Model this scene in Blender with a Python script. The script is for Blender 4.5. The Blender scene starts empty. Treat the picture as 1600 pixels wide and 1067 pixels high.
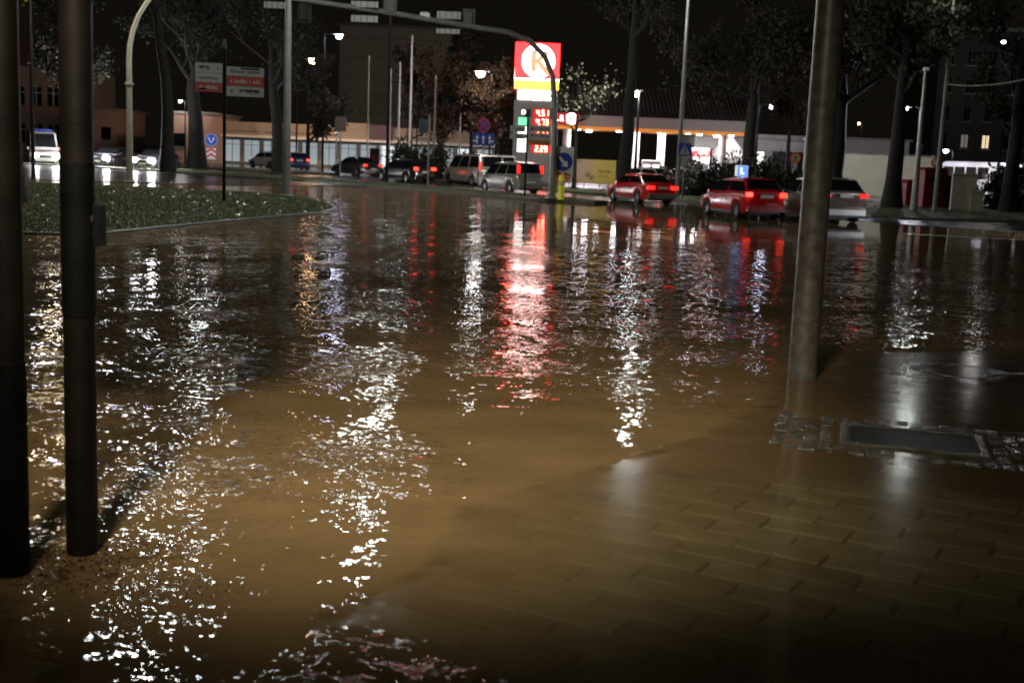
import bpy, math, random
import numpy as np
from mathutils import Vector, Matrix
random.seed(7); RNG = np.random.default_rng(7)
SC = bpy.context.scene; COL = SC.collection
R = math.radians; PI = math.pi

# ------------------------------------------------------------------ camera, world, exposure
CAM_H, FPX = 1.9, 1900.0
PITCH, ROLL = math.atan(288 / 1900), R(2.3)
cd = bpy.data.cameras.new('camera'); cam = bpy.data.objects.new('camera', cd); COL.objects.link(cam)
cam.matrix_world = Matrix.Translation((0, 0, CAM_H)) @ Matrix.Rotation(R(90) - PITCH, 4, 'X') @ Matrix.Rotation(ROLL, 4, 'Z')
cd.sensor_width = 36; cd.lens = 36 * FPX / 1600; cd.clip_start = .05; cd.clip_end = 1200
cd.dof.use_dof = True; cd.dof.focus_distance = 14; cd.dof.aperture_fstop = 3.2
SC.camera = cam
W = bpy.data.worlds.new('World'); SC.world = W; W.use_nodes = True
wn = W.node_tree.nodes; bg = wn['Background']
sky = wn.new('ShaderNodeTexSky'); sky.sky_type = 'NISHITA'; sky.sun_disc = False
sky.sun_elevation = R(-6); sky.sun_rotation = R(200); sky.dust_density = 6
glow = wn.new('ShaderNodeMixRGB'); glow.blend_type = 'ADD'; glow.inputs[0].default_value = 1
glow.inputs[2].default_value = (.10, .082, .06, 1)            # city glow on low night cloud
W.node_tree.links.new(sky.outputs[0], glow.inputs[1]); W.node_tree.links.new(glow.outputs[0], bg.inputs[0])
bg.inputs[1].default_value = .05
SC.view_settings.view_transform = 'Standard'; SC.view_settings.look = 'None'
SC.view_settings.exposure = 0; SC.view_settings.gamma = 1
SC.cycles.use_denoising = True; SC.cycles.filter_width = 1.9; SC.cycles.max_bounces = 6; SC.cycles.glossy_bounces = 3
SC.cycles.transparent_max_bounces = 8; SC.cycles.sample_clamp_indirect = 12; SC.cycles.sample_clamp_direct = 36
SC.cycles.caustics_reflective = False; SC.cycles.caustics_refractive = False

U0 = Vector((0, math.sin(PITCH), math.cos(PITCH))); FW = Vector((0, math.cos(PITCH), -math.sin(PITCH)))
RT = Vector((1, 0, 0)) * math.cos(ROLL) + U0 * math.sin(ROLL); UP = Vector((-1, 0, 0)) * math.sin(ROLL) + U0 * math.cos(ROLL)
def ray(px, py): return FW + RT * ((px - 800) / FPX) - UP * ((py - 533.5) / FPX)
def at(px, py, Y):
    d = ray(px, py); return Vector((0, 0, CAM_H)) + d * (Y / d.y)
def gr(px, py, z=0.):
    d = ray(px, py); return Vector((0, 0, CAM_H)) + d * ((z - CAM_H) / d.z)

# ------------------------------------------------------------------ materials
MATS = {}
def mat(name, col, rough=.6, metal=0., var=.0, scale=6., bump=0., bscale=40., emit=0., ecol=None, coat=0., spec=.5, slope=0., sscale=60.):
    if name in MATS: return MATS[name]
    m = bpy.data.materials.new(name); m.use_nodes = True; MATS[name] = m
    n = m.node_tree.nodes; l = m.node_tree.links; b = n['Principled BSDF']
    b.inputs['Base Color'].default_value = (*col, 1); b.inputs['Roughness'].default_value = rough
    b.inputs['Metallic'].default_value = metal; b.inputs['Coat Weight'].default_value = coat
    b.inputs['Specular IOR Level'].default_value = spec
    tc = n.new('ShaderNodeTexCoord')
    if var:
        t = n.new('ShaderNodeTexNoise'); t.inputs['Scale'].default_value = scale; t.inputs['Detail'].default_value = 5
        l.new(tc.outputs['Object'], t.inputs['Vector'])
        r = n.new('ShaderNodeMapRange'); r.inputs[1].default_value = .3; r.inputs[2].default_value = .7
        r.inputs[3].default_value = 1 - var; r.inputs[4].default_value = 1 + var
        l.new(t.outputs[0], r.inputs[0])
        mx = n.new('ShaderNodeVectorMath'); mx.operation = 'SCALE'; mx.inputs[0].default_value = col
        l.new(r.outputs[0], mx.inputs['Scale']); l.new(mx.outputs[0], b.inputs['Base Color'])
        rr = n.new('ShaderNodeMapRange'); rr.inputs[3].default_value = max(.02, rough - .12); rr.inputs[4].default_value = min(1, rough + .12)
        l.new(t.outputs[0], rr.inputs[0]); l.new(rr.outputs[0], b.inputs['Roughness'])
    if bump:
        t2 = n.new('ShaderNodeTexNoise'); t2.inputs['Scale'].default_value = bscale; t2.inputs['Detail'].default_value = 4
        l.new(tc.outputs['Object'], t2.inputs['Vector'])
        bp = n.new('ShaderNodeBump'); bp.inputs['Strength'].default_value = bump; bp.inputs['Distance'].default_value = .02
        l.new(t2.outputs[0], bp.inputs['Height']); l.new(bp.outputs[0], b.inputs['Normal'])
    if slope:
        t3 = n.new('ShaderNodeTexNoise'); t3.inputs['Scale'].default_value = sscale; t3.inputs['Detail'].default_value = 2; l.new(tc.outputs['Object'], t3.inputs['Vector'])
        gg = n.new('ShaderNodeNewGeometry'); q1 = n.new('ShaderNodeVectorMath'); q1.operation = 'SUBTRACT'; q1.inputs[1].default_value = (.5, .5, .5); l.new(t3.outputs['Color'], q1.inputs[0])
        q2 = n.new('ShaderNodeVectorMath'); q2.operation = 'SCALE'; q2.inputs['Scale'].default_value = slope; l.new(q1.outputs[0], q2.inputs[0])
        q3 = n.new('ShaderNodeVectorMath'); q3.operation = 'ADD'; l.new(gg.outputs['Normal'], q3.inputs[0]); l.new(q2.outputs[0], q3.inputs[1])
        q4 = n.new('ShaderNodeVectorMath'); q4.operation = 'NORMALIZE'; l.new(q3.outputs[0], q4.inputs[0]); l.new(q4.outputs[0], b.inputs['Normal'])
    if emit:
        b.inputs['Emission Color'].default_value = (*(ecol or col), 1); b.inputs['Emission Strength'].default_value = emit
    return m

def per_object_tone(m, lo, hi):
    n = m.node_tree.nodes; l = m.node_tree.links; b = n['Principled BSDF']; src = b.inputs['Base Color'].links[0].from_socket
    oi = n.new('ShaderNodeObjectInfo'); mr = n.new('ShaderNodeMapRange'); mr.inputs[3].default_value = lo; mr.inputs[4].default_value = hi; l.new(oi.outputs['Random'], mr.inputs[0])
    q = n.new('ShaderNodeVectorMath'); q.operation = 'SCALE'; l.new(src, q.inputs[0]); l.new(mr.outputs[0], q.inputs['Scale']); l.new(q.outputs[0], b.inputs['Base Color'])
def leaf_mat(name, c1, c2, rough=.35):
    m = bpy.data.materials.new(name); m.use_nodes = True; MATS[name] = m
    n = m.node_tree.nodes; l = m.node_tree.links; b = n['Principled BSDF']
    g = n.new('ShaderNodeNewGeometry'); r = n.new('ShaderNodeValToRGB')
    r.color_ramp.elements[0].color = (*c1, 1); r.color_ramp.elements[1].color = (*c2, 1)
    l.new(g.outputs['Random Per Island'], r.inputs[0]); l.new(r.outputs[0], b.inputs['Base Color'])
    b.inputs['Roughness'].default_value = rough
    return m

asphalt = mat('wet_asphalt', (.035, .033, .03), .28, var=.35, scale=.8, bump=.35, bscale=60)
asphalt_dry = mat('damp_asphalt', (.04, .037, .032), .2, var=.3, scale=.5, bump=.12, bscale=50)
soil = mat('dark_soil', (.03, .026, .018), .8, var=.4, scale=3, bump=.6, bscale=20)
turf = mat('turf', (.04, .055, .014), .8, var=.5, scale=1.5, bump=.8, bscale=25)
concrete = mat('concrete', (.26, .25, .22), .6, var=.2, scale=4, bump=.2)
kerbm = mat('kerb_concrete', (.11, .107, .09), .45, var=.25, scale=5, bump=.2)
slabm = mat('paving_concrete', (.175, .182, .142), .4, var=.3, scale=5, bump=.35, bscale=70)
per_object_tone(slabm, .62, 1.3)
settm = mat('granite', (.05, .051, .042), .2, var=.35, scale=9, bump=.5, bscale=60)
iron = mat('cast_iron', (.012, .012, .012), .42, var=.3, scale=8, bump=.1, bscale=80, spec=.12)
galv = mat('galvanised_steel', (.34, .34, .31), .42, metal=.75, var=.22, scale=5, bump=.06, bscale=25)
galvp = mat('painted_grey_steel', (.2, .205, .185), .5, var=.15, scale=3)
mastm = mat('weathered_mast_steel', (.14, .13, .115), .42, metal=.35, var=.35, scale=9, bump=.12, bscale=18)
darkpole = mat('dark_painted_steel', (.003, .003, .003), .6, var=.4, scale=7, bump=.1, bscale=30, spec=.15)
brownpole = mat('brown_grey_steel', (.007, .005, .0035), .55, var=.35, scale=6, bump=.1, bscale=30, spec=.2)
blackrub = mat('black_rubber', (.012, .012, .012), .7)
trimm = mat('black_plastic', (.015, .015, .015), .45)
bark = mat('bark', (.008, .007, .005), .85, var=.4, scale=4, bump=.9, bscale=9)
glass = mat('dark_glass', (.008, .009, .01), .05, spec=.6)
rimm = mat('alloy', (.5, .5, .5), .3, metal=.9)
platem = mat('plate_white', (.75, .75, .72), .4)
whitep = mat('white_paint', (.75, .75, .72), .45, var=.06, scale=5)
redp = mat('sign_red', (.5, .03, .02), .45)
bluep = mat('sign_blue', (.015, .05, .35), .4)
blackp = mat('sign_black', (.02, .02, .02), .5)
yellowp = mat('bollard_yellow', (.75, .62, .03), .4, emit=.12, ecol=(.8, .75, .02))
tail = mat('tail_light', (.5, .01, .01), .25, emit=1.5, ecol=(1, .03, .02))
tail_hot = mat('brake_light', (.6, .02, .01), .25, emit=3.2, ecol=(1, .05, .03))
tail_off = mat('tail_light_unlit', (.35, .01, .01), .2)
amber = mat('amber_lamp', (.7, .25, .02), .25, emit=3, ecol=(1, .4, .05))
headl = mat('headlamp_lit', (.9, .9, .9), .2, emit=900, ecol=(1, .95, .98))
headl_off = mat('headlamp_unlit', (.55, .56, .58), .1, coat=.5)

# ------------------------------------------------------------------ mesh helpers
class MB:
    def __init__(s): s.v = []; s.f = []
    def add(s, vs, fs):
        o = len(s.v); s.v += [tuple(v) for v in vs]; s.f += [tuple(i + o for i in f) for f in fs]; return s
    def box(s, c, d, rz=0, bev=0):
        x, y, z = (k / 2 for k in d); b = bev
        M = Matrix.Rotation(rz, 3, 'Z'); c = Vector(c)
        if b:
            pts = []
            for zz, q in ((-z, 0), (z - b, 0), (z, b)):
                pts += [(sx * (x - q), sy * (y - q), zz) for sx, sy in ((-1, -1), (1, -1), (1, 1), (-1, 1))]
            fs = [(3, 2, 1, 0), (8, 9, 10, 11)]
            for k in (0, 4): fs += [(k + i, k + (i + 1) % 4, k + 4 + (i + 1) % 4, k + 4 + i) for i in range(4)]
        else:
            pts = [(sx * x, sy * y, sz * z) for sz in (-1, 1) for sx, sy in ((-1, -1), (1, -1), (1, 1), (-1, 1))]
            fs = [(3, 2, 1, 0), (4, 5, 6, 7)] + [(i, (i + 1) % 4, 4 + (i + 1) % 4, 4 + i) for i in range(4)]
        return s.add([c + M @ Vector(p) for p in pts], fs)
    def tube(s, pts, rads, n=12, cap=True):
        pts = [Vector(p) for p in pts]; rads = rads if hasattr(rads, '__len__') else [rads] * len(pts)
        vs = []; ref = None
        for i, p in enumerate(pts):
            t = (pts[min(i + 1, len(pts) - 1)] - pts[max(i - 1, 0)]).normalized()
            if ref is None: ref = t.orthogonal()
            a = (ref - t * ref.dot(t)).normalized(); ref = a; b = t.cross(a)
            vs += [p + (a * math.cos(2 * PI * k / n) + b * math.sin(2 * PI * k / n)) * rads[i] for k in range(n)]
        fs = [(i * n + k, i * n + (k + 1) % n, (i + 1) * n + (k + 1) % n, (i + 1) * n + k) for i in range(len(pts) - 1) for k in range(n)]
        if cap: fs += [tuple(range(n - 1, -1, -1)), tuple(range((len(pts) - 1) * n, len(pts) * n))]
        return s.add(vs, fs)
    def lathe(s, prof, n=20, M=None):
        M = M or Matrix.Identity(4)
        vs = [M @ Vector((r * math.cos(2 * PI * k / n), r * math.sin(2 * PI * k / n), z)) for r, z in prof for k in range(n)]
        fs = [(i * n + k, i * n + (k + 1) % n, (i + 1) * n + (k + 1) % n, (i + 1) * n + k) for i in range(len(prof) - 1) for k in range(n)]
        return s.add(vs, fs)
    def prism(s, poly, th, M=None):          # poly in local xz plane, extruded along local +y by th (front at y=0)
        M = M or Matrix.Identity(4); n = len(poly)
        vs = [M @ Vector((x, 0, z)) for x, z in poly] + [M @ Vector((x, th, z)) for x, z in poly]
        fs = [tuple(range(n)), tuple(range(2 * n - 1, n - 1, -1))] + [(i, n + i, n + (i + 1) % n, (i + 1) % n) for i in range(n)]
        return s.add(vs, fs)
    def slab(s, poly, z0, z1):               # horizontal polygon, extruded
        n = len(poly)
        vs = [(x, y, z0) for x, y in poly] + [(x, y, z1) for x, y in poly]
        fs = [tuple(range(n - 1, -1, -1)), tuple(range(n, 2 * n))] + [(i, (i + 1) % n, n + (i + 1) % n, n + i) for i in range(n)]
        return s.add(vs, fs)
    def build(s, name, m, parent=None, loc=(0, 0, 0), rz=0, smooth=None):
        me = bpy.data.meshes.new(name); me.from_pydata(s.v, [], s.f); me.update()
        if m: me.materials.append(m)
        if smooth is not None:
            me.polygons.foreach_set('use_smooth', [True] * len(me.polygons)); me.set_sharp_from_angle(angle=R(smooth))
        return link(name, me, parent, loc, rz)
def link(name, me, parent=None, loc=(0, 0, 0), rz=0):
    o = bpy.data.objects.new(name, me); COL.objects.link(o); o.location = loc; o.rotation_euler = (0, 0, rz)
    if parent: o.parent = parent
    return o
def thing(name, label, cat, loc=(0, 0, 0), rz=0, group=None):
    o = bpy.data.objects.new(name, None); COL.objects.link(o); o.location = loc; o.rotation_euler = (0, 0, rz)
    o.empty_display_size = .2
    return tag(o, label, cat, group)
def tag(o, label, cat=None, group=None, kind=None):
    o['label'] = label
    if cat: o['category'] = cat
    if group: o['group'] = group
    if kind: o['kind'] = kind
    return o
def struct(o, kind='structure', label=None):
    o['kind'] = kind
    if label: o['label'] = label
    return o
def circ(r, n=28, cx=0, cz=0): return [(cx + r * math.cos(2 * PI * k / n), cz + r * math.sin(2 * PI * k / n)) for k in range(n)]
def rect(x0, x1, z0, z1): return [(x0, z0), (x1, z0), (x1, z1), (x0, z1)]
def rrect(x0, x1, z0, z1, r=.05, n=4):
    o = []
    for cx, cz, a in ((x1 - r, z0 + r, -90), (x1 - r, z1 - r, 0), (x0 + r, z1 - r, 90), (x0 + r, z0 + r, 180)):
        o += [(cx + r * math.cos(R(a + 90 * k / n)), cz + r * math.sin(R(a + 90 * k / n))) for k in range(n + 1)]
    return o
def off(y): return Matrix.Translation((0, y, 0))
def text_mesh(s, size, ext=.01):
    cu = bpy.data.curves.new('t', 'FONT'); cu.body = s; cu.size = size; cu.extrude = ext; cu.align_x = 'CENTER'; cu.align_y = 'CENTER'
    o = bpy.data.objects.new('t', cu); COL.objects.link(o); dg = bpy.context.evaluated_depsgraph_get()
    me = bpy.data.meshes.new_from_object(o.evaluated_get(dg)); bpy.data.objects.remove(o); bpy.data.curves.remove(cu)
    me.transform(Matrix.Rotation(R(90), 4, 'X')); return me
def text(s, size, m, parent, loc, name='letter'):
    for i, ch in enumerate(s):
        me = text_mesh(ch, size); me.materials.clear(); me.materials.append(m)
        link(name, me, parent, (loc[0] + (i - (len(s) - 1) / 2) * size * .62, loc[1], loc[2]))
def face_cam(x, y): return math.atan2(x, -y) + PI if False else -math.atan2(x, y)    # rz so that local -y faces the camera

# ------------------------------------------------------------------ ground, water, verges
struct(MB().slab([(-500, -60), (500, -60), (500, 900), (-500, 900)], -.9, -.32).build('ground', soil))
far_poly = [(-300, 49), (-40, 52), (-25, 53.5), (-14, 59), (-6.5, 68), (-2, 63.5), (3.6, 56.5), (7.2, 60.2), (9.4, 56), (14.2, 49.4), (20, 49.6), (40, 49), (300, 46), (300, 600), (-300, 600)]
struct(MB().slab(far_poly, -.3, .025).build('road', asphalt_dry))

PAV = [(-.75, 3.0), (-.72, 4.75), (-.3, 5.45), (-.17, 6.45), (.1, 6.75), (1.44, 8.46), (2.1, 9.6), (2.6, 11.2), (3.4, 12.6), (9, 14.5), (14, 15), (14, 2)]
def seg_d(px, py, a, b):
    ax, ay = a; bx, by = b; dx, dy = bx - ax, by - ay
    t = np.clip(((px - ax) * dx + (py - ay) * dy) / (dx * dx + dy * dy), 0, 1)
    return np.hypot(px - ax - t * dx, py - ay - t * dy)
def inside(px, py, poly):
    r = np.zeros(px.shape, bool); n = len(poly)
    for i in range(n):
        (x1, y1), (x2, y2) = poly[i], poly[(i + 1) % n]
        c = ((y1 > py) != (y2 > py)) & (px < (x2 - x1) * (py - y1) / (y2 - y1 + 1e-12) + x1); r ^= c
    return r
def pav_depth(x, y):                                     # water depth over the bed
    ins = inside(x, y, PAV)
    d = np.full(x.shape, 1e9)
    for i in range(len(PAV)): d = np.minimum(d, seg_d(x, y, PAV[i], PAV[(i + 1) % len(PAV)]))
    rise = np.clip((x - .2) / 3.0, 0, 1)
    return np.where(ins, .018 - .008 * rise + .04 * np.exp(-d / .5), .022 + np.clip(d, 0, .12) / .12 * .16 - 0)
xs = np.concatenate([np.linspace(-60, -7, 54)[:-1], np.linspace(-7, 7, 141), np.linspace(7, 70, 64)[1:]])
ys = np.concatenate([np.linspace(-6, 3, 10)[:-1], np.linspace(3, 15, 121), np.linspace(15, 76, 123)[1:]])
gx, gy = np.meshgrid(xs, ys)
wz = .0022 * np.sin(gx * 2.3 + gy * 3.1 + 1.3 * np.sin(gy * .9)) + .0016 * np.sin(gx * -3.7 + gy * 4.9) + .0012 * np.sin(gx * 6.1 + gy * 7.3)
wz *= np.clip((60 - gy) / 30, 0, 1) * np.where(inside(gx, gy, PAV), .12, 1)
nx, ny = len(xs), len(ys)
wv = np.stack([gx.ravel(), gy.ravel(), wz.ravel()], 1)
idx = np.arange(nx * ny).reshape(ny, nx)
wf = np.stack([idx[:-1, :-1].ravel(), idx[:-1, 1:].ravel(), idx[1:, 1:].ravel(), idx[1:, :-1].ravel()], 1)
wme = bpy.data.meshes.new('flood_water'); wme.from_pydata(wv.tolist(), [], wf.tolist())
wme.polygons.foreach_set('use_smooth', [True] * len(wme.polygons))
dep = pav_depth(gx.ravel(), gy.ravel())
turb = 1 - np.exp(-dep / .041)
a = wme.attributes.new('turbidity', 'FLOAT', 'POINT'); a.data.foreach_set('value', turb.astype(np.float32))
# choppiness: lively current on the left and in the middle, calm sheet by the far kerbs and over the pavement
X, Y = gx.ravel(), gy.ravel()
chop = .35 + 1.1 * np.exp(-((X + 1.9) ** 2 / 6 + (Y - 7) ** 2 / 50)) + .55 * np.exp(-((Y - 20) / 12) ** 2)
chop += 1.9 * np.exp(-((Y - 24 - .12 * (X + 8)) / 1.3) ** 2) * (X < 1) * np.clip((1 - X) / 4, 0, 1)
chop *= np.where(inside(X, Y, PAV), .16 + .25 * np.clip((Y - 9) / 4, 0, 1), 1)
chop += 1.0 * np.exp(-((X + 4.8) / 3.2) ** 2) * np.clip((Y - 24) / 4, 0, 1)
GVP = [(-1.15, 3.6), (-.98, 4.15), (-.72, 4.62), (-.5, 4.66), (-.2, 4.42), (.12, 4.1), (.2, 3.6)]
chop *= 1 - .85 * np.clip((X + .6) / .5, 0, 1) * np.clip((10.8 - Y) / 2.5, 0, 1)
chop += 1.6 * np.exp(-(((X + 1.9) / .5) ** 2 + ((Y - 5.15) / .45) ** 2))
chop = np.where(inside(X, Y, GVP), 4., chop)
far = np.clip((Y - 25) / 8, 0, 1) * np.clip((X + 2.4) / 2.6, 0, 1); chop = chop * (1 - far * .86)
a = wme.attributes.new('rough', 'FLOAT', 'POINT'); a.data.foreach_set('value', np.where(inside(X, Y, PAV) & ~inside(X, Y, GVP), .13, .03).astype(np.float32))
a = wme.attributes.new('chop', 'FLOAT', 'POINT'); a.data.foreach_set('value', chop.astype(np.float32))

wm = bpy.data.materials.new('muddy_flood_water'); wm.use_nodes = True
n = wm.node_tree.nodes; l = wm.node_tree.links; n.clear()
out = n.new('ShaderNodeOutputMaterial'); geo = n.new('ShaderNodeNewGeometry')
def attr(nm):
    q = n.new('ShaderNodeAttribute'); q.attribute_name = nm; return q.outputs['Fac']
def vm(op, a=None, b=None, sc=None):
    q = n.new('ShaderNodeVectorMath'); q.operation = op
    for i, k in enumerate((a, b)):
        if k is None: continue
        if isinstance(k, tuple): q.inputs[i].default_value = k
        else: l.new(k, q.inputs[i])
    if sc is not None:
        if isinstance(sc, float): q.inputs['Scale'].default_value = sc
        else: l.new(sc, q.inputs['Scale'])
    return q.outputs[0]
def mth(op, a, b=None):
    q = n.new('ShaderNodeMath'); q.operation = op
    for i, k in enumerate((a, b)):
        if k is None: continue
        if isinstance(k, (int, float)): q.inputs[i].default_value = k
        else: l.new(k, q.inputs[i])
    return q.outputs[0]
def noise(sc, det, vec, offs=(0, 0, 0)):
    q = n.new('ShaderNodeTexNoise'); q.inputs['Scale'].default_value = sc; q.inputs['Detail'].default_value = det
    q.inputs['Roughness'].default_value = .5; l.new(vm('ADD', vec, offs), q.inputs['Vector']); return q
P = geo.outputs['Position']
warp = vm('SCALE', vm('SUBTRACT', noise(.7, 2, P).outputs['Color'], (.5, .5, .5)), sc=.8)
Pw = vm('ADD', P, warp); Pw = vm('MULTIPLY', Pw, (1, 1.25, 1))
s1 = vm('SCALE', vm('SUBTRACT', noise(2.4, 1, Pw).outputs['Color'], (.5, .5, .5)), sc=.16)
s2 = vm('SCALE', vm('SUBTRACT', noise(8.5, 1, Pw, (4, 1, 0)).outputs['Color'], (.5, .5, .5)), sc=.36)
s3 = vm('SCALE', vm('SUBTRACT', noise(23, 1, Pw, (2, 7, 0)).outputs['Color'], (.5, .5, .5)), sc=.36)
patch = n.new('ShaderNodeMapRange'); l.new(noise(.55, 3, P, (9, 3, 0)).outputs[0], patch.inputs[0])
for i, k in ((1, .36), (2, .64), (3, .25), (4, 1.35)): patch.inputs[i].default_value = k
amp = mth('MULTIPLY', attr('chop'), patch.outputs[0])
slope = vm('SCALE', vm('ADD', vm('ADD', s1, s2), s3), sc=amp)
slope = vm('MULTIPLY', slope, (.72, 1, 0))
N = vm('NORMALIZE', vm('ADD', geo.outputs['Normal'], slope))
gl = n.new('ShaderNodeBsdfGlossy'); gl.inputs['Roughness'].default_value = .035; l.new(N, gl.inputs['Normal']); l.new(attr('rough'), gl.inputs['Roughness'])
fr = n.new('ShaderNodeFresnel'); fr.inputs[0].default_value = 1.33; l.new(N, fr.inputs['Normal'])
mud = n.new('ShaderNodeBsdfDiffuse')
ramp = n.new('ShaderNodeValToRGB'); ramp.color_ramp.elements[0].position = .3; ramp.color_ramp.elements[1].position = .72
ramp.color_ramp.elements[0].color = (.18, .118, .055, 1); ramp.color_ramp.elements[1].color = (.25, .165, .078, 1)
l.new(noise(.9, 4, vm('MULTIPLY', Pw, (1, 2.2, 1)), (1, 5, 2)).outputs[0], ramp.inputs[0]); l.new(ramp.outputs[0], mud.inputs[0])
tr = n.new('ShaderNodeBsdfTransparent'); tr.inputs[0].default_value = (.82, .79, .64, 1)
body = n.new('ShaderNodeMixShader'); l.new(attr('turbidity'), body.inputs[0]); l.new(tr.outputs[0], body.inputs[1]); l.new(mud.outputs[0], body.inputs[2])
fin = n.new('ShaderNodeMixShader'); l.new(fr.outputs[0], fin.inputs[0]); l.new(body.outputs[0], fin.inputs[1]); l.new(gl.outputs[0], fin.inputs[2])
l.new(fin.outputs[0], out.inputs[0])
wme.materials.append(wm)
struct(link('flood_water', wme))

# pavement: a bed with staggered slabs, joints recessed; kerb stones along its edge
pave = struct(MB().slab(PAV, -.3, -.065).build('pavement', soil))
ru, rv = Vector((math.cos(R(-30)), math.sin(R(-30)))), Vector((math.cos(R(60)), math.sin(R(60))))
SL, SW = .46, .23
slab_me = MB().box((0, 0, -.03), (SL - .02, SW - .02, .06), bev=.008).build('slab', slabm).data
bpy.data.objects.remove(bpy.data.objects['slab'])
cells = []
for j in range(-60, 70):
    for i in range(-40, 50):
        c = Vector((.15, 5.63)) + ru * ((i + (.5 if j % 2 else 0)) * SL) + rv * (j * SW)
        if not (2.9 < c.y < 14): continue
        corners = [c + ru * (sx * SL / 2) + rv * (sy * SW / 2) for sx in (-1, 1) for sy in (-1, 1)]
        cx = np.array([q.x for q in corners]); cy = np.array([q.y for q in corners])
        if not inside(cx, cy, PAV).all(): continue
        e = min(seg_d(np.array([c.x]), np.array([c.y]), PAV[k], PAV[(k + 1) % len(PAV)])[0] for k in range(len(PAV)))
        if e < .18: continue
        d = Vector((c.x, c.y, -CAM_H)); zz = d.dot(FW); u, v = 800 + FPX * d.dot(RT) / zz, 533 - FPX * d.dot(UP) / zz
        if not (-60 < u < 1680 and v < 1120): continue
        if 2.2 < c.x < 4.35 and 7.75 < c.y < 9.6 : continue
        if (c - Vector((4.5, 11.8))).length < .95: continue
        cells.append((c.y, c))
cells.sort(key=lambda q: q[0])
rest = MB()
for k, (_, c) in enumerate(cells):
    z = -float(pav_depth(np.array([c.x]), np.array([c.y]))[0]) + random.gauss(0, .0045)
    if k < 295:
        o = link('slab', slab_me, pave, (c.x, c.y, z), R(-30)); o.rotation_euler = (random.gauss(0, .014), random.gauss(0, .009), R(-30) + random.gauss(0, .006))
    else: rest.box((c.x, c.y, z - .03), (SL - .02, SW - .02, .06), rz=R(-30), bev=.006)
if rest.v: struct(rest.build('slab_field', slabm, pave), 'stuff')
kedge = PAV[:10]
for i in range(len(kedge) - 1):
    a_, b_ = Vector(kedge[i]), Vector(kedge[i + 1]); L = (b_ - a_).length; m_ = max(1, round(L / .8))
    for k in range(m_):
        c = a_.lerp(b_, (k + .5) / m_); ang = math.atan2((b_ - a_).y, (b_ - a_).x)
        MB().box((0, 0, -.06), (L / m_ - .01, .13, .12), bev=.015).build('kerb_stone', kerbm, pave, (c.x, c.y, -.008), ang)

# setts and covers standing just clear of the water
def sett_mesh(seed, sx=.1, sy=.1, h=.09):
    rr = random.Random(seed); pts = []
    for z, q in ((-h, 0), (-.012, 0), (0, .016)):
        for ax, ay in ((-1, -1), (1, -1), (1, 1), (-1, 1)):
            pts.append((ax * (sx / 2 - q) + rr.uniform(-.006, .006), ay * (sy / 2 - q) + rr.uniform(-.006, .006), z + (rr.uniform(-.004, .004) if z == 0 else 0)))
    fs = [(8, 9, 10, 11)]
    for k in (0, 4): fs += [(k + i, k + (i + 1) % 4, k + 4 + (i + 1) % 4, k + 4 + i) for i in range(4)]
    return MB().add(pts, fs)
SETT = []
for s in range(6):
    o = sett_mesh(s).build('sett', settm); SETT.append(o.data); bpy.data.objects.remove(o)
mc = gr(1425, 688); mrz = math.atan2(*(gr(1530, 690) - gr(1340, 672)).to_2d().yx)
mh = thing('access_chamber', 'rectangular dark iron manhole cover framed by granite setts, standing just above the water', 'manhole', (mc.x, mc.y, 0), mrz)
MB().box((0, 0, -.02), (.88, .60, .06), bev=.006).build('cover', iron, mh, (0, 0, -.001))
fb = MB()
for s in (-1, 1): fb.box((0, s * .335, -.02), (1.0, .05, .07), bev=.006); fb.box((s * .475, 0, -.02), (.05, .618, .07), bev=.006)
fb.build('frame', settm, mh, (0, 0, .002))
for i in range(-9, 12):
    for j in range(-6, 6):
        x, y = i * .108 + .05, j * .108 + .05
        if abs(x) < .56 and abs(y) < .42: continue
        if abs(x) > 1.0 and random.random() < .12: continue
        o = link('sett', random.choice(SETT), mh, (x + random.uniform(-.008, .008), y + random.uniform(-.008, .008), random.gauss(-.001, .0045) + .004)); o.rotation_euler = (random.gauss(0, .05), random.gauss(0, .05), random.choice((0, PI / 2, PI)) + random.gauss(0, .05))
mc2 = gr(1500, 580)
rm = thing('round_manhole', 'round iron manhole cover with a concrete rim breaking the water surface', 'manhole', (mc2.x, mc2.y, 0))
MB().lathe([(0, -.012), (.32, -.012), (.33, -.05)], 28).build('cover', iron, rm, smooth=30)
MB().lathe([(.335, -.03), (.345, -.004), (.38, .003), (.46, .001), (.52, -.03)], 32).build('rim', settm, rm, smooth=40)
fl = MB().box((0, 0, 0), (2.6, .12, .05), bev=.012).build('kerb_stone', settm, rm, (1.5, .2, -.018), R(14))

# grass island on the left, kerbed
def poly_edge_kerb(poly, parent, z, closed=True, w=.14, sz=.9, rng=None):
    n_ = len(poly)
    for i in range(n_ if closed else n_ - 1):
        a_, b_ = Vector(poly[i]), Vector(poly[(i + 1) % n_]); L = (b_ - a_).length; m_ = max(1, round(L / sz))
        ang = math.atan2((b_ - a_).y, (b_ - a_).x)
        for k in range(m_):
            c = a_.lerp(b_, (k + .5) / m_)
            MB().box((0, 0, -.1), (L / m_ - .012, w, .2), bev=.02).build('kerb_stone', kerbm, parent, (c.x, c.y, z + random.uniform(-.004, .004)), ang)
ISL = [(-40, 22), (-14, 23.2), (-8.6, 24.4), (-7.8, 28.6), (-6.6, 33.6), (-5.9, 36.4), (-5.9, 39.5), (-6.8, 43.5), (-8.2, 47.3), (-11, 49.6), (-16, 51.6), (-40, 53)]
isl = struct(MB().slab(ISL, -.3, .05).build('grass_island', turf)); isl['label'] = 'kerbed grass island on the left strewn with fallen leaves'
poly_edge_kerb(ISL[1:11], isl, .052, closed=False)
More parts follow.
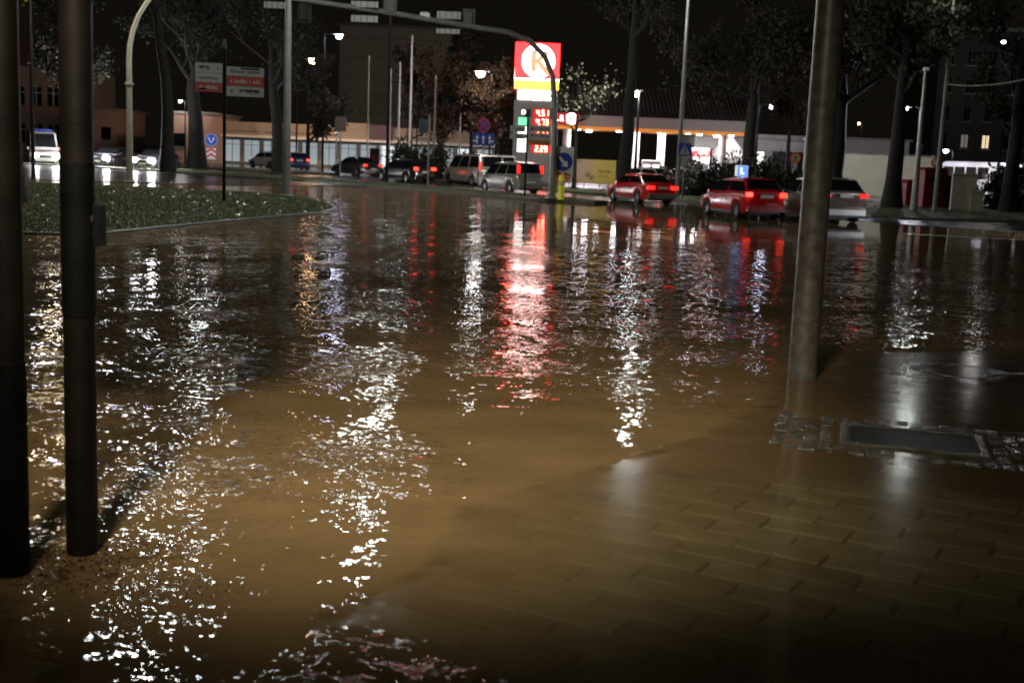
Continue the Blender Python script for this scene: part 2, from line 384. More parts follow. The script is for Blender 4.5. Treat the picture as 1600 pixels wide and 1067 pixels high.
VRG = [(3.4, 53.6), (1.0, 55), (-3.6, 60.5), (-12.3, 71), (-30, 84), (-60, 92), (-60, 97), (-30, 90), (-12, 76.5), (-2.2, 64.5), (2.6, 57.6), (4, 54.8)]
vrg = struct(MB().slab(VRG, -.3, .12).build('middle_verge', turf))
poly_edge_kerb(VRG[:5][::-1], vrg, .13, closed=False, sz=1.6); poly_edge_kerb(VRG[8:], vrg, .13, closed=False, sz=1.6)
RV = [(14.6, 50.2), (16, 49.7), (21, 51.2), (60, 53), (60, 70), (17, 70), (3.5, 75), (-2, 84), (-4, 90), (-8, 90), (-4.5, 81), (1.5, 71), (7.6, 62.6)]
rvg = struct(MB().slab(RV, -.3, .12).build('right_verge', turf))
poly_edge_kerb([RV[12]] + RV[:4], rvg, .13, closed=False, sz=1.6)
LW = [(-60, 101), (-30, 96), (-14, 90), (-14, 96), (-30, 106), (-60, 116)]
struct(MB().slab(LW, -.3, .12).build('shop_lawn', turf))
FC = [(60, 76), (60, 140), (-10, 140), (-3, 92), (4.5, 79), (18, 76)]
struct(MB().slab(FC, -.3, .07).build('station_forecourt', asphalt_dry))
# strip of bare wet asphalt beside the right verge with a worn painted line
WA = [(9.0, 52.6), (12.9, 46.4), (17, 43), (26, 42.2), (40, 44), (40, 52.4), (21, 50.9), (15.6, 49.4), (14.2, 50)]
struct(MB().slab(WA, -.2, .008).build('bare_road', asphalt))
ln = MB().slab([(12.2, 38.2), (20, 36.3), (20, 36.75), (12.2, 38.5)], -.1, .006)
tag(ln.build('road_marking', mat('worn_paint', (.4, .4, .36), .4, var=.5, scale=5)), 'worn pale road line at the edge of the flood, right of the mast', 'marking')
tag(MB().slab([(24, 42.6), (36, 43.4), (36, 43.7), (24, 42.9)], 0, .014).build('road_marking', MATS['worn_paint']), 'worn pale road line beside the right verge', 'marking')

def scatter(poly, count, zbase, blade=True, h=.08, w=.02, ylim=None):
    P_ = np.array(poly); lo, hi = P_.min(0), P_.max(0)
    lo = np.maximum(lo, [-26, 20]); hi = np.minimum(hi, [34, 100])
    q = RNG.uniform(lo, hi, (count * 4, 2)); q = q[inside(q[:, 0], q[:, 1], poly)][:count]
    m_ = len(q); an = RNG.uniform(0, 2 * PI, m_); v = np.zeros((m_ * (3 if blade else 4), 3))
    if blade:
        hh = h * RNG.uniform(.5, 1.4, m_); dx, dy = np.cos(an) * w, np.sin(an) * w
        lean = RNG.normal(0, .4, (m_, 2)) * hh[:, None]
        v[0::3] = np.c_[q[:, 0] - dx, q[:, 1] - dy, np.full(m_, zbase)]; v[1::3] = np.c_[q[:, 0] + dx, q[:, 1] + dy, np.full(m_, zbase)]
        v[2::3] = np.c_[q + lean, zbase + hh]
        return v, np.arange(m_ * 3).reshape(-1, 3)
    s = w * RNG.uniform(.6, 1.3, m_); ca, sa = np.cos(an), np.sin(an); tl = RNG.normal(0, .3, (m_, 2))
    for k, (ax, ay) in enumerate(((-1, 0), (0, -.7), (1, 0), (0, .7))):
        lx, ly = ax * s, ay * s
        v[k::4] = np.c_[q[:, 0] + lx * ca - ly * sa, q[:, 1] + lx * sa + ly * ca, zbase + .03 + lx * tl[:, 0] + ly * tl[:, 1]]
    return v, np.arange(m_ * 4).reshape(-1, 4)
def np_obj(name, v, f, m, parent=None):
    me = bpy.data.meshes.new(name); me.from_pydata(v.tolist(), [], f.tolist()); me.materials.append(m); return link(name, me, parent)
grassm = leaf_mat('grass_blades', (.035, .065, .012), (.10, .14, .035), .5)
leafm = leaf_mat('fallen_leaf', (.10, .06, .02), (.42, .33, .17), .18)
for pl, cnt, z, nm, lb in ((ISL, 150000, .048, 'grass', 'short green grass on the left island'), (VRG, 30000, .118, 'grass', 'short grass on the verge below the price totem'), (RV, 34000, .118, 'grass', 'short grass on the right verge')):
    v, f = scatter(pl, cnt, z, True, .04, .011); tag(np_obj(nm, v, f, grassm), lb, 'grass', kind='stuff')
for pl, cnt, z, lb in ((ISL, 9000, .06, 'pale fallen leaves scattered over the left island'), (VRG, 1500, .16, 'fallen leaves on the verge in front of the queue of cars'), (RV, 1500, .16, 'fallen leaves on the right verge')):
    v, f = scatter(pl, cnt, z, False, w=.036); tag(np_obj('fallen_leaves', v, f, leafm), lb, 'leaves', kind='stuff')
#PART2
# ------------------------------------------------------------------ debris and gravel in the foreground
def blob_heap(center, rx, ry, h, count, size, seed):
    g = np.random.default_rng(seed); a_ = g.uniform(0, 2 * PI, count); r_ = np.sqrt(g.uniform(0, 1, count))
    x, y = center[0] + np.cos(a_) * r_ * rx, center[1] + np.sin(a_) * r_ * ry
    z = h * (1 - r_ ** 2) * g.uniform(.3, 1, count) - .004
    an = g.uniform(0, 2 * PI, count); s = size * g.uniform(.5, 1.4, count); tl = g.normal(0, .5, (count, 2)); v = np.zeros((count * 4, 3))
    for k, (ax, ay) in enumerate(((-1, 0), (0, -.55), (1, 0), (0, .55))):
        lx, ly = ax * s, ay * s
        v[k::4] = np.c_[x + lx * np.cos(an) - ly * np.sin(an), y + lx * np.sin(an) + ly * np.cos(an), z + lx * tl[:, 0] + ly * tl[:, 1]]
    return v, np.arange(count * 4).reshape(-1, 4)
debm = leaf_mat('sodden_leaf', (.02, .012, .006), (.12, .07, .035), .16)
pa, pb = gr(19, 895), gr(129, 862)
heap = [blob_heap((-2.0, 5.25), .36, .34, .012, 1500, .009, 1), blob_heap((-1.66, 5.5), .3, .22, .009, 700, .008, 2), blob_heap((-1.55, 5.0), .45, .24, .004, 450, .008, 3)]
v = np.concatenate([h[0] for h in heap]); f = np.arange(len(v)).reshape(-1, 4)
tag(np_obj('leaf_debris', v, f, debm), 'sodden leaves and litter washed up round the feet of the two near poles', 'debris', kind='stuff')
sodden = mat('sodden_soil', (.012, .010, .008), .7, var=.5, scale=20, bump=1, bscale=60)
# ------------------------------------------------------------------ poles close to the camera
def near_pole(base, r, h, name, label, shade):
    t = thing(name, label, 'pole', (base.x, base.y, -.25))
    MB().tube([(0, 0, 0), (0, 0, h)], r, 28).build('shaft', brownpole, t, smooth=40)
    for z0, z1 in shade: MB().lathe([(r + .001, z0), (r + .004, z0 + .003), (r + .004, z1 - .003), (r + .001, z1)], 28).build('shade_band', darkpole, t, smooth=40)  # black bands laid on the shaft, painting in the shade cast on it
    return t
pb_ = near_pole(pb, .071, 6, 'signal_pole', 'thin brown grey pole with shade painted on in black bands, second from the left edge', [(1.36, 2.05), (2.75, 4.5)])
bx = MB().box((0, 0, 0), (.075, .10, .20), bev=.02)
bt = bx.build('push_button_box', darkpole, pb_, (.062, .03, 1.78)); MB().lathe([(0, .012), (.018, .01), (.022, 0)], 14, Matrix.Rotation(R(90), 4, 'X')).build('button', trimm, bt, (0, -.052, .02))
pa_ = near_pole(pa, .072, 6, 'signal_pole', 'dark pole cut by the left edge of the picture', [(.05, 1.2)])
# signal heads on the near pole tops are above the frame: hooded three lamp heads
for par, sg in ((pa_, -1), (pb_, 1)):
    sh = MB().box((0, 0, 0), (.26, .2, .86), bev=.02).build('signal_head', trimm, par, (.22 * sg, -.06, 3.9))
    for k, cc in enumerate(((.25, .02, .02), (.3, .18, .02), (.02, .2, .08))): MB().lathe([(0, .02), (.07, .015), (.1, 0)], 16, Matrix.Rotation(R(-90), 4, 'X')).build('lens', mat('lens%d' % k, cc, .2), sh, (0, .1, .27 - .27 * k))
pc = gr(1253, 590)
tm = thing('signal_mast', 'thick weathered steel mast rising out of the water on the right', 'mast', (pc.x, pc.y, -.3))
MB().tube([(0, 0, 0), (0, 0, 3), (0, 0, 7.5)], [.131, .126, .118], 40).build('shaft', mastm, tm, smooth=40)
MB().lathe([(.2, .1), (.2, .16), (.14, .18)], 24).build('base_flange', mastm, tm, smooth=30)
MB().tube([(0, 0, 7.4), (-.3, .1, 7.75), (-5, 1.5, 7.9)], [.1, .095, .07], 20).build('arm', mastm, tm, smooth=40)

# ------------------------------------------------------------------ street lamps
EM = {}
def emis(col, s):
    k = (col, s)
    if k not in EM:
        m = bpy.data.materials.new('lamp_glow'); m.use_nodes = True; nn = m.node_tree.nodes; nn.clear()
        e = nn.new('ShaderNodeEmission'); e.inputs[0].default_value = (*col, 1); e.inputs[1].default_value = s
        o = nn.new('ShaderNodeOutputMaterial'); m.node_tree.links.new(e.outputs[0], o.inputs[0]); EM[k] = m
    return EM[k]
COOL, WHITE, WARM, SOD = (.93, 1, .93), (1, .97, .92), (1, .80, .52), (1, .63, .32)
def street_lamp(base, top, I, col, label, r0=.11, r1=.06, lens=.2, curve=False, m=galv, z0=.02, flat=False):
    """base: point on the ground, top: world point of the lamp lens; I: radiant intensity"""
    t = thing('street_lamp', label, 'street lamp', (base.x, base.y, z0), group='street lamps')
    d = Vector((top.x - base.x, top.y - base.y, 0)); H = top.z - z0; L = d.length
    if curve:
        pts = [(0, 0, 0), (0, 0, H * .45)] + [(d.x * (1 - math.cos(a_)), d.y * (1 - math.cos(a_)), H * .6 + H * .4 * math.sin(a_)) for a_ in [R(k) for k in range(0, 91, 10)]]
        rr = [r0, r0 * .8] + [r0 * .75 + (r1 - r0 * .75) * k / 9 for k in range(10)]
        MB().tube(pts, rr, 16).build('pole', m, t, smooth=40)
        MB().lathe([(r0 * .92, H * .47), (r0 * 1.25, H * .472), (r0 * 1.25, H * .482), (r0 * .92, H * .485)], 16).build('collar', m, t, smooth=30)
    else:
        MB().tube([(0, 0, 0), (0, 0, H + .12)], [r0, r1], 16).build('pole', m, t, smooth=40)
        if L > .05: MB().tube([(0, 0, H - .1), tuple(d * .3 + Vector((0, 0, H + .12))), tuple(d + Vector((0, 0, H + .14)))], [r1, r1 * .8, r1 * .7], 12).build('arm', m, t, smooth=40)
    MB().lathe([(r0 * 1.5, 0), (r0 * 1.5, .04), (r0 * 1.05, .06)], 16).build('base_plate', m, t, smooth=30)
    an = math.atan2(d.y, d.x) if L > .05 else 0
    hd = MB(); w = lens * 1.15
    hd.add([(-w * 1.8, -w * .55, .02), (w * 1.2, -w, .02), (w * 1.2, w, .02), (-w * 1.8, w * .55, .02), (-w * 1.6, -w * .3, .12), (w * .9, -w * .6, .14), (w * .9, w * .6, .14), (-w * 1.6, w * .3, .12)],
           [(3, 2, 1, 0), (4, 5, 6, 7), (0, 1, 5, 4), (1, 2, 6, 5), (2, 3, 7, 6), (3, 0, 4, 7)])
    h_ = hd.build('lamp_head', galvp, t, (d.x, d.y, H), an)
    S = I / (PI * lens * lens)
    if flat: MB().lathe([(lens, .012), (lens * .98, .0), (.0001, -.01)], 12).build('lens', emis(col, S), h_); return t
    MB().lathe([(lens, .015), (lens * .98, -lens * .45), (lens * .62, -lens * 1.0), (0.0001, -lens * 1.2)], 10).build('lens', emis(col, S), h_)
    return t
b = gr(447, 310); street_lamp(b, Vector((-5.2, 42.6, 10.2)), 130, COOL, 'tall grey lamp post standing at the tip of the left grass island', .17, .09, .26, m=galvp, z0=.09)
b = gr(203, 285); street_lamp(b, Vector((b.x + 3.6, b.y - 1, 9.5)), 140, COOL, 'pale lamp post with its top bending to the right, behind the left island', .16, .08, .24, curve=True, m=galvp, z0=.03)
b = at(52, 262, 58); street_lamp(Vector((b.x, b.y, 0)), Vector((b.x + 1.9, b.y - 3, 9.3)), 150, WARM, 'thin dark lamp post seen between the two near poles', .1, .07, .24, m=darkpole, z0=.03)
b = gr(1057, 314); street_lamp(b, Vector((b.x - 1.9, b.y - 1.2, 10.9)), 90, COOL, 'slim pale lamp post behind the red cars, rising out of the picture', .12, .07, .24, m=galvp, z0=.12)
b = gr(1460, 333); street_lamp(b, Vector((b.x - 1.2, b.y - 2, 10.9)), 18, COOL, 'slim pale lamp post in front of the red containers at the right', .12, .07, .24, m=galvp, z0=.12)
street_lamp(Vector((-14.5, 27.5, 0)), Vector((-8.6, 28.2, 9.4)), 100, COOL, 'lamp post off the left edge whose arm hangs over the grass island', .15, .08, .26, m=galvp, z0=.09)
def far_lamp(px, py, Y, I, col, label, lens=.2, dx=.0, m=galv):
    p = at(px, py, Y); street_lamp(Vector((p.x + dx, p.y + .2, 0)), p, I, col, label,   .09, .055, lens * 1.55, m=m, z0=.03)
b = at(604, 281, 72); street_lamp(Vector((b.x, b.y, 0)), Vector((b.x + .5, b.y - 1.6, 12.6)), 170, COOL, 'dark lamp post behind the gantry arm, rising out of the picture', .09, .06, .26, m=darkpole, z0=.03)
far_lamp(751, 113, 96, 80, WHITE, 'white street lamp shining in the dark left of the price totem', .22, .9, darkpole)
far_lamp(990, 143, 70.8, 140, WHITE, 'bright white lamp shining at the top of the tree trunk by the station', .19, .35, darkpole)
far_lamp(530, 55, 100, 140, (.8, .78, 1), 'small violet white lamp high above the shop roof', .17, -1.2, darkpole)
far_lamp(489, 93, 118, 270, SOD, 'orange sodium street lamp right of the tall grey lamp post', .24, -1.5, darkpole)
far_lamp(521, 187, 112, 160, (.75, .8, 1), 'low bluish lamp in front of the shop row', .15, .25, galv)
far_lamp(1205, 165, 112, 45, (.85, .8, 1), 'violet white lamp behind the tree left of the thick mast', .16, -1, darkpole)
far_lamp(1412, 168, 82, 260, (.9, .85, 1), 'violet white lamp over the tree right of the thick mast', .18, 1.2, darkpole)
far_lamp(1478, 235, 125, 70, (.8, .8, 1), 'low distant lamp right of the slim pale post', .15, .8, darkpole)
far_lamp(1522, 265, 118, 40, (.8, .8, 1), 'lowest distant lamp, above the white bus', .12, .6, darkpole)
far_lamp(1568, 65, 140, 40, WHITE, 'tiny lamp high in the upper right corner', .14, 1, darkpole)
far_lamp(282, 158, 120, 25, WHITE, 'tiny lamp beside the left tree trunks', .09, .4, darkpole)
far_lamp(1342, 193, 130, 10, SOD, 'tiny orange light right of the thick mast', .07, .4, darkpole)
# lamp of the pavement under which the photographer stands
street_lamp(Vector((-3.6, -1.4, 0)), Vector((-1.4, .3, 7.2)), 4, (1, .84, .6), 'warm street lamp on the pavement behind the photographer', .12, .07, .3, m=darkpole, z0=-.05, flat=True)
sl = bpy.data.lights.new('lamp_and_fill_spot', 'SPOT'); sl.energy = 5900; sl.color = (1, .89, .68); sl.spot_size = R(41); sl.spot_blend = 1; sl.shadow_soft_size = .42
so = bpy.data.objects.new('lamp_and_fill_spot', sl); COL.objects.link(so); so.location = (-1.4, .3, 7.05)
so.rotation_euler = (Vector((-.4, 8.7, 0)) - so.location).to_track_quat('-Z', 'Y').to_euler()
mast_fill = bpy.data.lights.new('lamp_and_fill_spot', 'SPOT'); mast_fill.energy = 1500; mast_fill.color = (1, .88, .68); mast_fill.spot_size = R(42); mast_fill.spot_blend = 1; mast_fill.shadow_soft_size = .3  # second beam added to brighten the mast and the right paving
mast_fill_ob = bpy.data.objects.new('lamp_and_fill_spot', mast_fill); COL.objects.link(mast_fill_ob); mast_fill_ob.location = (-1.4, .3, 7.05)
mast_fill_ob.rotation_euler = (Vector((2.5, 9.6, .3)) - mast_fill_ob.location).to_track_quat('-Z', 'Y').to_euler()
# slim pole with a small camera
b = gr(1427, 333); tp = at(1451, 113, b.y)
ct = thing('camera_pole', 'shorter grey pole with a small box at its top beside the red containers', 'pole', (b.x, b.y, .12))
MB().tube([(0, 0, 0), (0, 0, tp.z * .5), (0, 0, tp.z - .1)], [.18, .11, .07], 14).build('shaft', galv, ct, smooth=40)
MB().box((0, 0, tp.z), (.22, .3, .16), bev=.03).build('camera_box', whitep, ct)
MB().box((0, -.14, tp.z * .45), (.2, .14, .34), bev=.02).build('junction_box', galvp, ct)

# ------------------------------------------------------------------ gantry mast with the signal backs
b = gr(862, 315)
gm = thing('gantry_mast', 'curved steel gantry mast whose long arm reaches left over the junction', 'mast', (b.x, b.y, .12))
YL = 50.5
def gl_(px, py, Y): p = at(px, py, Y); return (p.x - b.x, p.y - b.y, p.z - .12)
arm = [(0, 0, 0), (0, 0, 2.5), gl_(866, 170, b.y), gl_(864, 120, b.y), gl_(851, 88, b.y - .2), gl_(828, 65, b.y - .5), gl_(795, 51, b.y - 1), gl_(755, 45, b.y - 1.4), gl_(600, 19, 52.3), gl_(480, 1, 51), gl_(410, -9, 50.4)]
MB().tube(arm[:7], [.17, .15, .135, .13, .125, .12, .115], 20).build('shaft', galv, gm, smooth=50)
MB().tube(arm[6:], [.115, .11, .105, .1, .095], 20).build('arm', galvp, gm, smooth=50)
MB().lathe([(.3, 0), (.3, .05), (.2, .07)], 18).build('base_flange', galv, gm, smooth=30)
panel = mat('panel_back', (.42, .42, .39), .5, var=.2, scale=8)
def back_panel(px0, px1, py0, py1, Y, drop):
    x0, _, z1 = gl_(px0, py0, Y); x1, yy, z0 = gl_(px1, py1, Y)
    pb0 = MB().box(((x0 + x1) / 2, yy, (z0 + z1) / 2), (x1 - x0, .12, z1 - z0), bev=.01).build('signal_back', panel, gm)
    for k in range(4):
        MB().box((x0 + (x1 - x0) * (k + .5) / 4, yy - .075, (z0 + z1) / 2), (.05, .04, (z1 - z0) * .92)).build('stiffener', galvp, pb0)
back_panel(549, 591, 2, 13, 51.8, 0); back_panel(549, 590, 24, 36, 51.8, 0)
back_panel(683, 720, 18, 31, 53, 0); back_panel(682, 718, 45, 54, 53, 0)
back_panel(413, 448, 3, 14, 50.3, 0)
def hanging_signal(px, py0, py1, Y, w=.34):
    x, y, z1 = gl_(px, py0, Y); z0 = gl_(px, py1, Y)[2]
    s_ = MB().box((x, y, (z0 + z1) / 2), (w, .28, abs(z1 - z0)), bev=.03).build('signal_head', trimm, gm)
    MB().box((x, y + .02, (z0 + z1) / 2), (w + .22, .03, abs(z1 - z0) + .2)).build('backing_board', blackp, s_)
    for k in range(3): MB().lathe([(0, .03), (.09, .02), (.1, 0)], 14, Matrix.Rotation(R(-90), 4, 'X')).build('lens', MATS['lens%d' % k], s_, (x, y + .14, z1 + (z0 - z1) * (k + .5) / 3))
hanging_signal(476, 2, 32, 51.2); hanging_signal(733, 18, 38, 53.3, .3); hanging_signal(610, -12, 20, 52.3, .34)
x, y, z = gl_(664, 25, 52.8); MB().box((x, y, z + .02), (.4, .3, .24), bev=.05).build('sensor', whitep, gm)
MB().box(gl_(864, 178, b.y - .2), (.3, .1, .5)).build('control_box', galv, gm)

# ------------------------------------------------------------------ road signs
def word_bars(parent, x0, x1, z, h, m, y=-.012, seed=0):
    rr = random.Random(seed); x = x0; mb = MB()
    while x < x1 - h * .4:
        w = rr.uniform(.28, .6) * h
        if rr.random() < .14: x += h * .5; continue
        hh = h * rr.choice((.7, .7, 1)); mb.box((x + w / 2, y, z + (hh - h) / 2 * .6), (w * .7, .004, hh)); x += w
    o = mb.build('lettering', m, parent); o['kind'] = 'stuff'; return o
b = gr(350, 318)
ds = thing('direction_sign', 'dark post with white and red direction boards on both sides, on the left island', 'direction sign', (b.x, b.y, .09), face_cam(b.x, b.y))
k = b.y / FPX
MB().tube([(0, 0, 0), (0, 0, 4.9)], .055, 14).build('post', darkpole, ds, smooth=40)
MB().lathe([(.0001, 5.2), (.06, 5.12), (.07, 4.9), (.03, 4.88)], 12).build('post_cap', blackp, ds, smooth=40)
def board(x0, x1, ztop, rows, rz, seed):
    z = ztop
    for i, (h, m, tm_) in enumerate(rows):
        bd = MB().box(((x0 + x1) / 2, -.07, z - h / 2), (abs(x1 - x0), .03, h - .012)).build('board', m, ds, rz=rz)
        word_bars(bd, min(x0, x1) + .12, max(x0, x1) - .12, z - h / 2, h * .4, tm_, -.088, seed + i); z -= h
dimw = mat('board_white', (.45, .45, .42), .5, var=.08); dimr = mat('board_red', (.42, .05, .04), .5); greyt = mat('board_text', (.1, .1, .1), .5); palet = mat('board_pale_text', (.6, .45, .4), .5)
board(-.92, -.06, 4.43, [(.33, dimw, greyt), (.30, dimw, greyt), (.30, dimr, palet)], R(-4), 1)
board(.06, 1.26, 4.35, [(.3, dimw, greyt), (.32, dimr, palet), (.33, dimw, greyt)], R(4), 5)
for z in (3.6, 4.3): MB().box((.15, -.03, z), (1.9, .04, .05)).build('bracket', darkpole, ds)

def sign_plate(parent, poly, m, y=0., th=.006, name='plate', loc=(0, 0, 0)): return MB().prism(poly, th, off(y)).build(name, m, parent, loc)
def arrow(L, w, ang, cx=0, cz=0):
    p = [(-L / 2, -w / 2), (L * .12, -w / 2), (L * .12, -w * 1.35), (L / 2, 0), (L * .12, w * 1.35), (L * .12, w / 2), (-L / 2, w / 2)]
    return [(cx + x * math.cos(ang) - z * math.sin(ang), cz + x * math.sin(ang) + z * math.cos(ang)) for x, z in p]
# keep right sign over a yellow bollard
p = at(880, 253, 54.9)
kr = thing('keep_right_sign', 'blue keep right sign with white arrow on a pale board over the yellow bollard', 'road sign', (p.x, p.y, .12), face_cam(p.x, p.y))
MB().tube([(0, .05, 0), (0, .05, 2.4)], .035, 12).build('post', galv, kr, smooth=40)
sign_plate(kr, rrect(-.46, .46, -.66, .66, .06), whitep, .0, .02, 'backing_board', (0, 0, p.z - .12))
sign_plate(kr, circ(.43), whitep, -.012, .008, 'rim', (0, 0, p.z - .12)); sign_plate(kr, circ(.41), bluep, -.022, .008, 'disc', (0, 0, p.z - .12))
sign_plate(kr, arrow(.64, .13, R(-47)), whitep, -.032, .008, 'arrow', (0, 0, p.z - .12))
for s in (-1, 1):
    for kk in range(3):
        sign_plate(kr, [(s * .04, .02 - kk * .16), (s * .34, -.1 - kk * .16), (s * .34, -.2 - kk * .16), (s * .04, -.08 - kk * .16)][::s], redp, -.03, .01, 'chevron_bar', (0, 0, p.z - .58))
p2 = at(876, 316, 54.5)
yb = thing('yellow_bollard', 'bright yellow plastic bollard at the tip of the middle verge', 'bollard', (p2.x, p2.y, .1))
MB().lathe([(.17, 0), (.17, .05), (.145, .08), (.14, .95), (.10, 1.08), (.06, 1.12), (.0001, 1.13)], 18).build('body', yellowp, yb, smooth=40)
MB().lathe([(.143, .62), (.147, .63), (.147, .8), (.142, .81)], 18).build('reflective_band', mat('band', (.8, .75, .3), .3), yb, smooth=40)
# no stopping + lane arrows
p = at(756, 196, 71)
ns = thing('lane_sign', 'round blue and red no stopping sign above a blue lane arrow board', 'road sign', (p.x, p.y, .12), face_cam(p.x, p.y))
MB().tube([(0, .05, 0), (0, .05, p.z + .3)], .04, 12).build('post', galv, ns, smooth=40)
z = p.z - .12
sign_plate(ns, circ(.4), redp, -.0, .01, 'rim', (0, 0, z)); sign_plate(ns, circ(.32), bluep, -.012, .008, 'disc', (0, 0, z))
for an in (45, -45): sign_plate(ns, [(x * math.cos(R(an)) - zz * math.sin(R(an)), x * math.sin(R(an)) + zz * math.cos(R(an))) for x, zz in rect(-.33, .33, -.045, .045)], redp, -.022 - (.006 if an > 0 else 0), .006, 'cross_bar', (0, 0, z))
sign_plate(ns, rrect(-.62, .62, -.38, .32, .04), bluep, 0, .02, 'lane_board', (0, 0, z - .78))
for kk, (xx, an) in enumerate(((-.36, 125), (0, 90), (.36, 55))):
    sign_plate(ns, arrow(.5, .075, R(90), xx), whitep, -.012, .008, 'arrow', (0, 0, z - .8))
    if kk != 1: sign_plate(ns, arrow(.32, .06, R(160 if kk == 0 else 20), xx + (-.1 if kk == 0 else .1), -.12), whitep, -.022, .006, 'arrow', (0, 0, z - .8))
# tourist direction boards on thin posts by the totem
b2 = at(846, 306, 58.5)
ts = thing('direction_sign', 'pale direction boards with one orange strip on thin dark posts before the totem', 'direction sign', (b2.x - .8, b2.y, .12), face_cam(b2.x, b2.y))
s_ = 58.5 / FPX
MB().tube([(0, 0, 0), (.0, 0, 4.0)], .05, 12).build('post', darkpole, ts, smooth=40)
MB().box((0, -.02, 3.85), (.24, .1, .34), bev=.03).build('post_cap', blackp, ts)
z = 3.3
for i, (x0, x1, z0, z1, m, tm_) in enumerate(((-.82, -.1, 2.95, 3.25, dimw, greyt), (-.82, -.1, 2.62, 2.9, dimw, greyt), (.06, 1.14, 2.98, 3.3, dimw, greyt), (.06, 1.14, 2.66, 2.95, dimw, greyt), (.06, 1.14, 2.38, 2.63, mat('board_orange', (.65, .22, .02), .5), greyt))):
    bd = MB().box(((x0 + x1) / 2, -.05, (z0 + z1) / 2), (x1 - x0, .03, z1 - z0 - .01)).build('board', m, ts); word_bars(bd, x0 + .28 if i < 4 else x0 + .1, x1 - .1, (z0 + z1) / 2, .1, tm_, -.07, 20 + i)
    if i in (2, 3): sign_plate(bd, [(x0 + .1, z0 + .22), (x0 + .1, z0 + .12), (x0 + .16, z0 + .06), (x0 + .22, z0 + .12), (x0 + .22, z0 + .22)], bluep, -.072, .004, 'crest')
# pedestrian crossing sign on the slim lamp post
p = at(1070, 234, 62.2)
cs = thing('crossing_sign', 'square blue pedestrian crossing sign beside the slim lamp post', 'road sign', (p.x, p.y, .12), face_cam(p.x, p.y))
MB().tube([(0, .04, 0), (0, .04, p.z + .3)], .03, 12).build('post', galv, cs, smooth=40)
sign_plate(cs, rrect(-.32, .32, -.32, .32, .04), bluep, 0, .02, 'plate', (0, 0, p.z - .12)); sign_plate(cs, [(-.26, -.24), (.26, -.24), (0, .25)], dimw, -.012, .008, 'triangle', (0, 0, p.z - .12))
fig = MB(); fig.prism(circ(.035, 10, .01, .1), .006, off(-.024)); fig.prism([(-.03, -.06), (.05, -.06), (.05, .06), (-.02, .06)], .006, off(-.024)); fig.prism([(-.03, -.06), (-.1, -.2), (-.06, -.2), (.01, -.08), (.07, -.2), (.11, -.2), (.05, -.06)], .006, off(-.024)); fig.build('walker', blackp, cs, (0, 0, p.z - .12))
# round sign seen from behind
p = at(1243, 247, 66)
rs = thing('road_sign', 'round sign seen pale against the dark, between the red hatchback and the thick mast', 'road sign', (p.x, p.y, .12), face_cam(p.x, p.y))
MB().tube([(0, .04, 0), (0, .04, p.z)], .03, 12).build('post', galv, rs, smooth=40); sign_plate(rs, circ(.3), redp, 0, .012, 'rim', (0, 0, p.z - .12)); sign_plate(rs, circ(.23), mat('sign_yellow', (.35, .3, .14), .5), -.012, .01, 'disc', (0, 0, p.z - .12))
sign_plate(rs, arrow(.3, .05, R(90)), blackp, -.022, .006, 'symbol', (0, 0, p.z - .12))
p = at(1463, 254, 75)
rs = thing('road_sign', 'small round red sign behind the slim post at the right', 'road sign', (p.x, p.y, .12), face_cam(p.x, p.y))
MB().tube([(0, .04, 0), (0, .04, p.z)], .03, 12).build('post', galv, rs, smooth=40); sign_plate(rs, circ(.3), redp, 0, .012, 'rim', (0, 0, p.z - .12)); sign_plate(rs, circ(.2), dimw, -.012, .01, 'disc', (0, 0, p.z - .12))
# roundabout style sign with chevron board at far left
p = at(330, 219, 96)
rb = thing('arrow_sign', 'round blue sign with white arrows over a red and white chevron board by the tree', 'road sign', (p.x, p.y, .12), face_cam(p.x, p.y))
MB().tube([(0, .05, 0), (0, .05, p.z)], .04, 12).build('post', galv, rb, smooth=40)
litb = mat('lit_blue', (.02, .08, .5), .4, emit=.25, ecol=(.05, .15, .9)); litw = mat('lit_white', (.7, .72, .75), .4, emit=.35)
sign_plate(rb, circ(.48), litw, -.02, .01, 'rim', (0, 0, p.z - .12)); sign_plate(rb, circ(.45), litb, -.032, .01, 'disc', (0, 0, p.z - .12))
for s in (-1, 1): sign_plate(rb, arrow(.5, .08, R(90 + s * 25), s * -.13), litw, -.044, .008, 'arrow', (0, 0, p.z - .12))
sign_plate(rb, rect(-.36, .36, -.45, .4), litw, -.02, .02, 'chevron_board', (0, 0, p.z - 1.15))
for kk in range(2): sign_plate(rb, [(-.36, -.2 + kk * .4 - .2), (0, .05 + kk * .4 - .2), (.36, -.2 + kk * .4 - .2), (.36, -.02 + kk * .4 - .2), (0, .23 + kk * .4 - .2), (-.36, -.02 + kk * .4 - .2)], mat('lit_red', (.55, .03, .02), .4, emit=.25, ecol=(1, .1, .06)), -.034, .008, 'chevron', (0, 0, p.z - 1.15))
